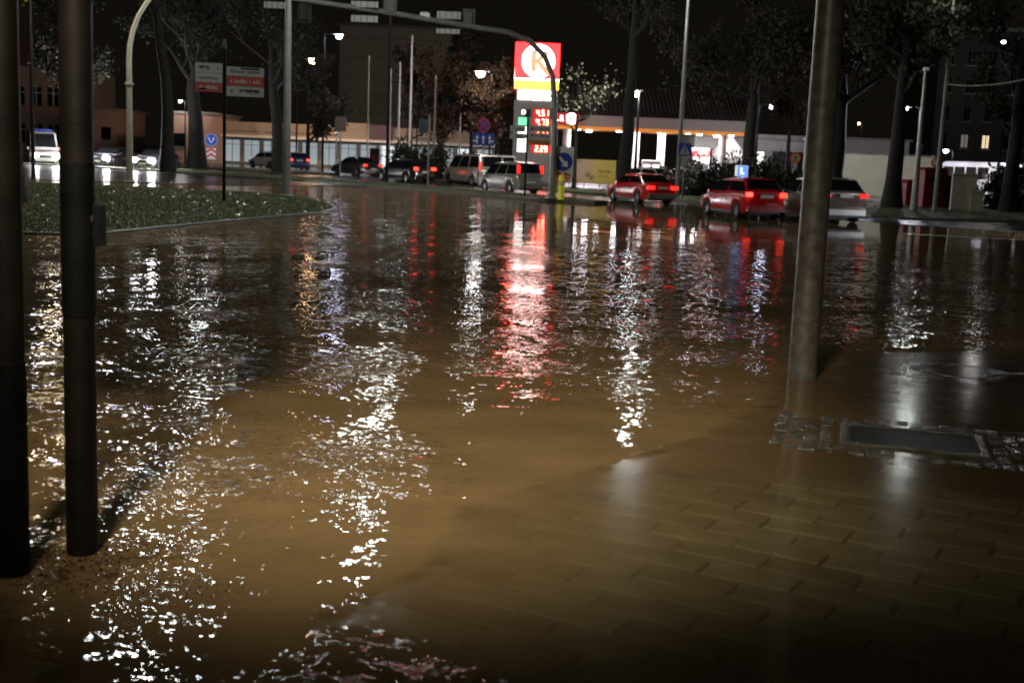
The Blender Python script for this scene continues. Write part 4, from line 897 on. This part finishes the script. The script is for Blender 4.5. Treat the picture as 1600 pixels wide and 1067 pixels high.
for k, (px, Y, lb) in enumerate(((640, 84, 'dark hedge bush left of the beige van'), (705, 88, 'dark bush behind the beige van'), (1575, 66, 'dark bush below the right edge tree'))): shrub(px, 280, Y, 3, 2.4, 80 + k, lb)

# ------------------------------------------------------------------ vehicles
def interp(tab, x):
    xs_, zs_ = zip(*tab); return float(np.interp(x, xs_, zs_))
PAINTS = {}
def paint(col, metal=.0, rough=.22):
    k = (col, metal)
    if k not in PAINTS: PAINTS[k] = mat('car_paint_%d' % len(PAINTS), col, rough, metal, var=.08, scale=3, coat=.6)
    return PAINTS[k]
def wheel(parent, x, y, r, side):
    M = Matrix.Rotation(R(-90 * side), 4, 'X'); w = .1
    o = MB().lathe([(r * .62, -w), (r * .92, -w), (r, -w * .6), (r, w * .6), (r * .92, w), (r * .64, w)], 26, M).build('wheel', blackrub, parent, (x, y, r), smooth=40)
    rim = MB().lathe([(r * .64, w * .55), (r * .6, w * .9), (r * .56, w * .35), (.0001, w * .45)], 22, M)
    rim.build('rim', mat('rim_well', (.12, .12, .12), .4, metal=.6), o, smooth=30)
    sp_ = MB()
    for k in range(6):
        a_ = 2 * PI * k / 6; c, s = math.cos(a_), math.sin(a_)
        q = [M @ Vector((c * u - s * v, s * u + c * v, w * zz)) for u, v, zz in ((.02, -.045, .62), (r * .6, -.03, .8), (r * .6, .03, .8), (.02, .045, .62))]
        sp_.add(q, [(0, 1, 2, 3), (3, 2, 1, 0)])
    sp_.build('spokes', rimm, o)
def car(name, label, cat, base, yaw, S, col, z0=.0, metal=0., lit='tail', group=None, brake=False, low=None):
    """S: dict L,W, body[(x,ztop)], cab[(x,z) x4], wheels(xf,xr,r). Forward is +x. yaw: heading angle"""
    t = thing(name, label, cat, (base[0], base[1], z0), yaw, group); L, Wd = S['L'], S['W']; pm = paint(col, metal)
    xf, xr_, wr = S['wheels']; sill = .22
    X_ = sorted(set([round(q, 4) for q in np.linspace(-L / 2, L / 2, 34)] + [round(xc + wr * 1.16 * math.cos(a_), 4) for xc in (xf, xr_) for a_ in np.linspace(0, PI, 13)]))
    rings = []
    for x in X_:
        e = abs(2 * x / L); hw = Wd / 2 * (1 - .16 * max(0, (e - .72) / .28) ** 2.2)
        zt_ = interp(S['body'], x); zb_ = sill + (.12 * max(0, (e - .9) / .1))
        for xc in (xf, xr_):
            d_ = abs(x - xc)
            if d_ < wr * 1.16: zb_ = max(zb_, wr + math.sqrt(max(0, (wr * 1.16) ** 2 - d_ ** 2)) - .01)
        zb_ = min(zb_, zt_ - .1); dz = zt_ - zb_
        half = [(hw * .95, zb_), (hw * .99, zb_ + dz * .15), (hw, zb_ + dz * .45), (hw * .985, zb_ + dz * .7), (hw * .965, zt_ - .07 * 1), (hw * .90, zt_ - .015), (hw * .6, zt_ + .012), (0, zt_ + .022)]
        rings.append([(x, y, z) for y, z in half] + [(x, -y, z) for y, z in half[-2::-1]])
    k_ = len(rings[0]); mb = MB(); mb.add([v for r_ in rings for v in r_], [(i * k_ + j, i * k_ + j + 1, (i + 1) * k_ + j + 1, (i + 1) * k_ + j) for i in range(len(rings) - 1) for j in range(k_ - 1)] + [tuple(range(k_ - 1, -1, -1)), tuple(range((len(rings) - 1) * k_, len(rings) * k_))])
    bo = mb.build('body', pm, t, smooth=38)
    MB().box((0, 0, .42), (L * .9, Wd * .78, .36)).build('underbody', trimm, t)
    # cabin
    (ax, az), (bx_, bz), (cx, cz), (dx, dz_) = S['cab']; belt = min(az, dz_); wb, wt = Wd / 2 * .955, Wd / 2 * S.get('tumble', .76)
    roof = max(bz, cz)
    def yw(z): return wb + (wt - wb) * (z - belt) / (roof - belt)
    xs_ = [ax, ax + (bx_ - ax) * .33, ax + (bx_ - ax) * .66, bx_ + .02 * (ax - bx_), bx_ - .12] + [bx_ + (cx - bx_) * q for q in (.3, .5, .7)] + [cx + .12, cx, cx + (dx - cx) * .33, cx + (dx - cx) * .66, dx]
    prof = [(ax, az), (bx_, bz - .03), (bx_ - .15, bz), ((bx_ + cx) / 2, roof + .025), (cx + .12, cz), (cx, cz - .03), (dx, dz_)][::-1]
    rg = []
    for x in xs_:
        z = interp(prof, x); zb_ = interp(S['body'], x) - .03; z = max(z, zb_ + .01)
        y0, y1 = yw(max(belt, zb_)), yw(z); r_ = min(.09, (z - zb_) * .5)
        half = [(y0, zb_), (y1 + (y0 - y1) * .25, zb_ + (z - zb_) * .75), (y1, z - r_ * .5), (y1 - .09, z), (y1 * .45, z + .014), (0, z + .02)]
        rg.append([(x, y, zz) for y, zz in half] + [(x, -y, zz) for y, zz in half[-2::-1]])
    k_ = len(rg[0]); mb = MB(); mb.add([v for r_ in rg for v in r_], [(i * k_ + j, i * k_ + j + 1, (i + 1) * k_ + j + 1, (i + 1) * k_ + j) for i in range(len(rg) - 1) for j in range(k_ - 1)] + [tuple(range(k_ - 1, -1, -1)), tuple(range((len(rg) - 1) * k_, len(rg) * k_))])
    mb.build('cabin', pm, t, smooth=38)
    # glazing: side panes follow the tilted cabin side
    top = roof - .11; bot = belt + .035
    def xat(tab0, tab1, z): return tab0[0] + (tab1[0] - tab0[0]) * (z - tab0[1]) / (tab1[1] - tab0[1])
    splits = S.get('panes', 2); g0 = xat((dx, dz_), (cx, cz), bot) + .13; g1 = xat((ax, az), (bx_, bz), bot) - .13; h0 = xat((dx, dz_), (cx, cz), top) + .13; h1 = xat((ax, az), (bx_, bz), top) - .10
    for s in (-1, 1):
        for q in range(splits):
            if q < S.get('blind', 0): continue
            u0, u1 = q / splits + (.02 if q else 0), (q + 1) / splits - (.02 if q < splits - 1 else 0)
            zl = max(bot, interp(S['body'], g0 + (g1 - g0) * (u0 + u1) / 2) + .03); v_ = []
            for yo in (.012, -.02): v_ += [(g0 + (g1 - g0) * u0, s * (yw(zl) + yo), zl), (g0 + (g1 - g0) * u1, s * (yw(zl) + yo), zl), (h0 + (h1 - h0) * u1, s * (yw(top) + yo + .012), top), (h0 + (h1 - h0) * u0, s * (yw(top) + yo + .012), top)]
            MB().add(v_, [(0, 1, 2, 3), (7, 6, 5, 4), (0, 4, 5, 1), (1, 5, 6, 2), (2, 6, 7, 3), (3, 7, 4, 0)]).build('side_window', glass, t)
    for nm, (p0x, p0z), (p1x, p1z), sg in (('windscreen', (ax, az), (bx_, bz), 1), ('rear_window', (dx, dz_), (cx, cz), -1)):
        if nm == 'rear_window' and S.get('blind'): continue
        v_ = []
        for o_ in (.012, -.02):
            for u, fy in ((.12 if sg > 0 else S.get('rw', .12), .9), (.88, .84)):
                z = p0z + (p1z - p0z) * u; x = p0x + (p1x - p0x) * u + sg * o_
                v_ += [(x, -yw(z) * fy, z + .012), (x, yw(z) * fy, z + .012)]
        MB().add(v_, [(0, 1, 3, 2), (6, 7, 5, 4), (0, 4, 5, 1), (1, 5, 7, 3), (3, 7, 6, 2), (2, 6, 4, 0)]).build(nm, glass, t)
    for x in (xf, xr_):
        for s in (-1, 1): wheel(t, x, s * (Wd / 2 - .105), wr, s)
    # lights, plates, bumpers, mirrors
    tl_ = tail_hot if brake else (tail if lit == 'tail' else tail_off)
    zt_, th, tw = S.get('tl', (.82, .2, .26))
    for s in (-1, 1):
        y = s * (Wd / 2 - tw / 2 - .04)
        MB().box((0, 0, 0), (.12, tw, th), bev=.02).build('tail_light', tl_, t, (-L / 2 + S.get('tlx', .08) - .02, y, zt_), s * R(S.get('tla', 14)))
        hl = MB().box((0, 0, 0), (.16, .44, .30) if lit == 'head' else (.14, .34, .15), bev=.03).build('headlight', headl if lit == 'head' else headl_off, t, (L / 2 - .07, s * (Wd / 2 - .27), S.get('hl', .66)), -s * R(18))
        MB().box((0, 0, 0), (.1, .19, .13), bev=.03).build('mirror', pm, t, (ax - .45, s * (Wd / 2 + .06), az + .06))
        MB().box((0, 0, 0), (.12, .02, .03)).build('door_handle', trimm, t, (-.15, s * (Wd / 2 + .004), interp(S['body'], -.15) - .18))
        for xx in S.get('seams', (.55, -.45)): MB().box((0, 0, 0), (.012, .006, .52)).build('door_seam', blackp, t, (xx, s * (Wd / 2 - .001), .62))
        MB().box((0, 0, 0), (xf - xr_ - wr * 2.5, .04, .1), bev=.01).build('sill_trim', trimm, t, ((xf + xr_) / 2, s * (Wd / 2 - .025), .24))
    MB().box((0, 0, 0), (.16, Wd * .86, .24), bev=.05).build('rear_bumper', low or pm, t, (-L / 2 + .04, 0, .42)); MB().box((0, 0, 0), (.1, Wd * .7, .12), bev=.03).build('rear_valance', trimm, t, (-L / 2 + .07, 0, .27))
    MB().box((0, 0, 0), (.16, Wd * .84, .26), bev=.05).build('front_bumper', pm, t, (L / 2 - .05, 0, .42)); MB().box((0, 0, 0), (.04, Wd * .45, .14), bev=.02).build('grille', trimm, t, (L / 2 + .02, 0, .6))
    MB().box((0, 0, 0), (.02, .52, .115)).build('number_plate', S.get('platem', platem), t, (-L / 2 - .045 + S.get('px', 0), 0, S.get('pz', .74))); MB().box((0, 0, 0), (.02, .52, .11)).build('number_plate', platem, t, (L / 2 + .045, 0, .44))
    return t
HATCH = dict(L=3.9, W=1.7, body=[(-1.95, .62), (-1.92, .9), (-1.8, .98), (0, .95), (.9, .9), (1.2, .86), (1.7, .76), (1.88, .66), (1.95, .5)], cab=[(1.25, .88), (.45, 1.42), (-1.35, 1.47), (-1.86, .99)], wheels=(1.24, -1.2, .3), tl=(.9, .16, .24), tlx=.06, pz=.84, tumble=.75, rw=.2)
SEDAN = dict(L=4.35, W=1.66, body=[(-2.17, .6), (-2.14, .88), (-2.05, .93), (-1.3, .95), (0, .92), (.95, .88), (1.9, .74), (2.1, .66), (2.17, .5)], cab=[(1.1, .88), (.35, 1.36), (-.95, 1.36), (-1.62, .95)], wheels=(1.3, -1.25, .3), tl=(.78, .17, .38), tlx=.05, tla=4, pz=.78, tumble=.78)
SALOON = dict(L=4.5, W=1.75, body=[(-2.25, .6), (-2.22, .92), (-2.1, 1.0), (-1.4, 1.0), (0, .95), (.95, .92), (1.95, .76), (2.17, .66), (2.25, .5)], cab=[(1.15, .9), (.3, 1.42), (-.85, 1.42), (-1.75, 1.0)], wheels=(1.35, -1.3, .31), tl=(.86, .16, .34), pz=.6, tumble=.74)
ESTATE = dict(L=4.6, W=1.77, body=[(-2.3, .6), (-2.27, .95), (-2.1, 1.0), (0, .96), (.95, .92), (1.95, .76), (2.2, .66), (2.3, .5)], cab=[(1.15, .92), (.35, 1.45), (-1.75, 1.44), (-2.2, 1.0)], wheels=(1.38, -1.35, .32), tl=(.92, .2, .34), pz=.72, panes=3)
MPV = dict(L=4.05, W=1.67, body=[(-2.02, .55), (-2.0, .95), (-1.9, 1.0), (0, .96), (1.1, .92), (1.3, .88), (1.8, .74), (1.96, .64), (2.02, .5)], cab=[(1.45, .9), (.55, 1.58), (-1.75, 1.62), (-1.98, 1.0)], wheels=(1.28, -1.22, .3), tl=(1.28, .42, .14), tlx=.1, pz=.62, panes=3, tumble=.82, tla=6)
SUV = dict(L=4.45, W=1.84, body=[(-2.22, .65), (-2.19, 1.0), (-2.05, 1.06), (0, 1.02), (1.0, .98), (1.9, .88), (2.12, .76), (2.22, .55)], cab=[(1.2, .98), (.45, 1.6), (-1.6, 1.6), (-2.1, 1.07)], wheels=(1.36, -1.3, .35), tl=(1.0, .14, .28), pz=.98, panes=3, tumble=.75, rw=.16)
VAN = dict(L=4.9, W=1.9, body=[(-2.45, .5), (-2.43, 1.1), (-2.3, 1.14), (0, 1.12), (1.3, 1.08), (1.7, 1.02), (2.2, .86), (2.38, .76), (2.45, .5)], cab=[(1.75, 1.04), (.75, 1.92), (-2.25, 1.95), (-2.42, 1.12)], wheels=(1.55, -1.5, .33), tl=(1.25, .5, .13), tlx=.05, tla=3, pz=.8, panes=3, blind=0, tumble=.88)
def heading(px, py, Y, dx_, dy_): return math.atan2(dy_, dx_)
H28 = PI / 2 + R(27)
def place(px, py, Y): p = at(px, py, Y); return (p.x, p.y)
red = (.6, .014, .02)
t = car('learner_car', 'red hatchback with a blue learner box on its roof', 'car', place(1157, 335, 46.2), PI / 2 + R(17), HATCH, red, lit='tail', brake=True, low=mat('bumper_lit_pink', (.5, .03, .04), .3))  # rear bumper tinted pinker than the body, painting in headlight on it
lb_ = MB().box((0, 0, 0), (.16, .46, .40), bev=.02).build('roof_box', mat('box_white', (.8, .8, .8), .4, emit=.6), t, (.15, .0, 1.72))
MB().box((-.085, 0, 0), (.01, .42, .36)).build('blue_face', mat('box_blue', (.05, .15, .7), .4, emit=1.3, ecol=(.12, .3, 1)), lb_); MB().box((-.094, .06, 0), (.008, .05, .24)).build('letter_stem', mat('box_letter', (.9, .9, .9), .4, emit=3), lb_); MB().box((-.094, -.01, -.095), (.008, .1, .05)).build('letter_foot', MATS['box_letter'], lb_)
car('saloon_car', 'older red saloon with a grey bumper, left of the learner car', 'car', place(1000, 310, 57.5), PI / 2 + R(22), SEDAN, (.6, .014, .014), low=mat('grey_bumper', (.2, .19, .18), .5))
car('estate_suv', 'brownish silver family car partly hidden by the thick mast', 'car', place(1275, 342, 46.2), PI / 2 + R(13), SUV, (.30, .26, .22), metal=.35, brake=False, low=mat('headlit_bumper', (.5, .5, .5), .35, metal=.3))  # rear bumper coloured paler to paint in headlight falling on it
car('people_carrier', 'silver people carrier in front of the price totem', 'car', place(796, 296, 65.5), PI / 2 + R(33), MPV, (.5, .48, .44), metal=.55)
car('panel_van', 'beige silver van with dark windows, left of the silver people carrier', 'van', place(738, 283, 78), PI / 2 + R(32), VAN, (.42, .38, .32), metal=.4)
wv_ = place(775, 283, 84)
car('delivery_van', 'white van seen from behind between the beige van and the totem', 'van', wv_, PI / 2 + R(12), VAN, (.7, .7, .68))
car('estate_car', 'black estate car with glowing rear lamps behind the verge', 'car', place(632, 280, 79.5), PI / 2 + R(40), ESTATE, (.015, .015, .017), brake=True)
car('saloon_car', 'dark grey saloon with a pale bumper left of the black estate', 'car', place(556, 269, 92), PI / 2 + R(42), SALOON, (.05, .05, .05), metal=.3, low=mat('pale_bumper', (.4, .38, .36), .4))
car('dark_hatchback', 'dark hatchback beyond the black estate car, by the flagpoles', 'car', place(655, 268, 96), PI / 2 + R(40), HATCH, (.02, .02, .022), lit='off')
car('white_hatchback', 'white hatchback with red rear lamps below the shop row', 'car', place(420, 250, 106), PI / 2 + R(48), HATCH, (.55, .54, .5), brake=True, z0=.05)
car('blue_hatchback', 'dark blue car just right of the tall grey lamp post', 'car', place(462, 256, 104), PI / 2 + R(20), HATCH, (.02, .03, .1), brake=True, z0=.05)
car('silver_hatchback', 'silver hatchback on the forecourt above the red saloon', 'car', place(1003, 275, 84), PI / 2 + R(50), HATCH, (.5, .5, .5), metal=.4, z0=.07, lit='tail')
car('parked_car', 'pale car parked on the forecourt behind the slim lamp post', 'car', place(1060, 275, 88), PI / 2 + R(95), ESTATE, (.3, .3, .3), metal=.4, z0=.07, lit='off')
added_headl = mat('added_headlamp', (.9, .9, .9), .2, emit=120, ecol=(.93, .95, 1))
_h = headl; headl = added_headl
car('added_car', 'unseen grey car added off the right edge so its dipped headlights light the cars ahead', 'car', (19.6, 38.6), PI / 2 + R(58), SALOON, (.2, .2, .2), metal=.3, lit='head')  # car added out of view, only for its light on the queue
headl = _h
# oncoming cars at the left
TOW = -PI / 2
car('oncoming_car', 'oncoming car with two dazzling headlights right of the pale bent lamp post', 'car', place(245, 259, 84), TOW - R(8), SALOON, (.05, .05, .055), lit='head', z0=.03)
car('oncoming_car', 'dark oncoming car with one lit headlight seen, left of the pale bent post', 'car', place(176, 257, 88), TOW - R(8), ESTATE, (.03, .03, .035), lit='head', z0=.03)
t = car('ambulance', 'white ambulance with a red stripe seen between the two near poles', 'van', place(66, 255, 88), TOW + R(26), dict(VAN, L=5.4, body=[(-2.7, .5), (-2.68, 1.2), (-2.5, 1.24), (0, 1.2), (1.4, 1.14), (1.9, 1.06), (2.4, .9), (2.6, .8), (2.7, .5)], cab=[(1.95, 1.08), (.95, 2.3), (-2.5, 2.4), (-2.67, 1.22)], wheels=(1.75, -1.6, .35)), (.7, .68, .66), lit='head', z0=.03)
for s in (-1, 1): MB().box((0, 0, 0), (4.2, .03, .34)).build('red_stripe', redp, t, (-.4, s * .97, .98))
MB().box((0, 0, 0), (.3, 1.3, .14), bev=.04).build('light_bar', mat('bar_blue', (.05, .1, .5), .3), t, (.5, 0, 2.42))
# bus at the right
p = place(1532, 300, 84)
bu = thing('white_bus', 'white minibus with a dark windscreen behind the beige cabinets at the right', 'bus', (p[0], p[1], .05), -PI / 2 + R(12))
MB().box((0, 0, 1.55), (6.5, 2.2, 2.4), bev=.14).build('body', paint((.7, .7, .7)), bu, smooth=40); MB().box((3.24, 0, 1.95), (.06, 1.9, 1.0), bev=.02).build('windscreen', glass, bu); MB().box((3.2, 0, 2.62), (.12, 1.5, .2)).build('destination_box', mat('dest', (.7, .75, .8), .4, emit=2.5, ecol=(.85, .9, 1)), bu)
for s in (-1, 1):
    for k in range(4): MB().box((-2.4 + k * 1.4, s * 1.1, 2.0), (1.2, .05, .8), bev=.02).build('side_window', glass, bu)
    MB().box((3.2, s * .8, .8), (.1, .3, .2), bev=.03).build('headlight', headl_off, bu); MB().box((3.3, s * 1.25, 2.0), (.12, .16, .4), bev=.03).build('mirror', trimm, bu)
    for x in (2.1, -2.0): wheel(bu, x, s * .99, .4, s)
MB().box((3.25, 0, .5), (.1, 2.0, .3), bev=.03).build('front_bumper', trimm, bu)

# ------------------------------------------------------------------ containers and cabinets at the right
redc = mat('container_red', (.2, .012, .015), .45, var=.15, scale=3)
for k, (px, py, Y, w, d, h, lb) in enumerate(((1452, 322, 66, 1.3, 1.0, 2.0, 'large dark red collection container behind the two slim posts'), (1478, 322, 67, .9, .9, 1.6, 'smaller dark red container right of the slim post'), (1420, 318, 68, .8, .8, 1.3, 'small dark red container left of the slim posts'))):
    p = place(px, py, Y); o = thing('collection_container', lb, 'container', (p[0], p[1], .12), R(8), group='red containers')
    MB().box((0, 0, h / 2), (w, d, h), bev=.06).build('body', redc, o); MB().box((0, -d / 2 - .02, h * .72), (w * .6, .06, .22), bev=.02).build('slot', blackp, o); MB().prism([(-w / 2 - .04, h - .05), (w / 2 + .04, h - .05), (w / 2 - .1, h + .12), (-w / 2 + .1, h + .12)], d, off(-d / 2)).build('lid', redc, o)
cab = mat('cabinet_beige', (.42, .38, .29), .55, var=.1, scale=3)
for k, (px, py, Y, w, d, h, nd, lb) in enumerate(((1503, 326, 61, 1.15, .5, 1.75, 3, 'tall beige utility cabinet right of the red containers'), (1524, 332, 60, .6, .4, .95, 1, 'short beige utility cabinet beside the taller one'))):
    p = place(px, py, Y); o = thing('utility_cabinet', lb, 'cabinet', (p[0], p[1], .12), R(-14), group='utility cabinets')
    MB().box((0, 0, h / 2), (w, d, h), bev=.015).build('body', cab, o); MB().prism([(-w / 2 - .05, h), (w / 2 + .05, h), (w / 2 + .02, h + .1), (-w / 2 - .02, h + .1)], d + .1, off(-d / 2 - .05)).build('roof', mat('cabinet_roof', (.35, .25, .17), .55), o)
    for q in range(nd): MB().box((0, -d / 2 - .008, .12 + (q + .5) * (h - .16) / nd), (w * .92, .02, (h - .16) / nd - .03)).build('door', cab, o)
    MB().box((0, 0, .04), (w + .06, d + .06, .09)).build('plinth', concrete, o)
# overhead wire crossing at the right
p0, p1 = at(1480, 132, 60), at(1640, 114, 52)
w_ = thing('overhead_cable', 'pale overhead cable running off the right edge', 'cable', tuple(p0)); d_ = p1 - p0
MB().tube([tuple(d_ * (k / 10) + Vector((0, 0, -.25 * (1 - (k / 5 - 1) ** 2)))) for k in range(11)], .03, 8, cap=True).build('strand', galvp, w_)
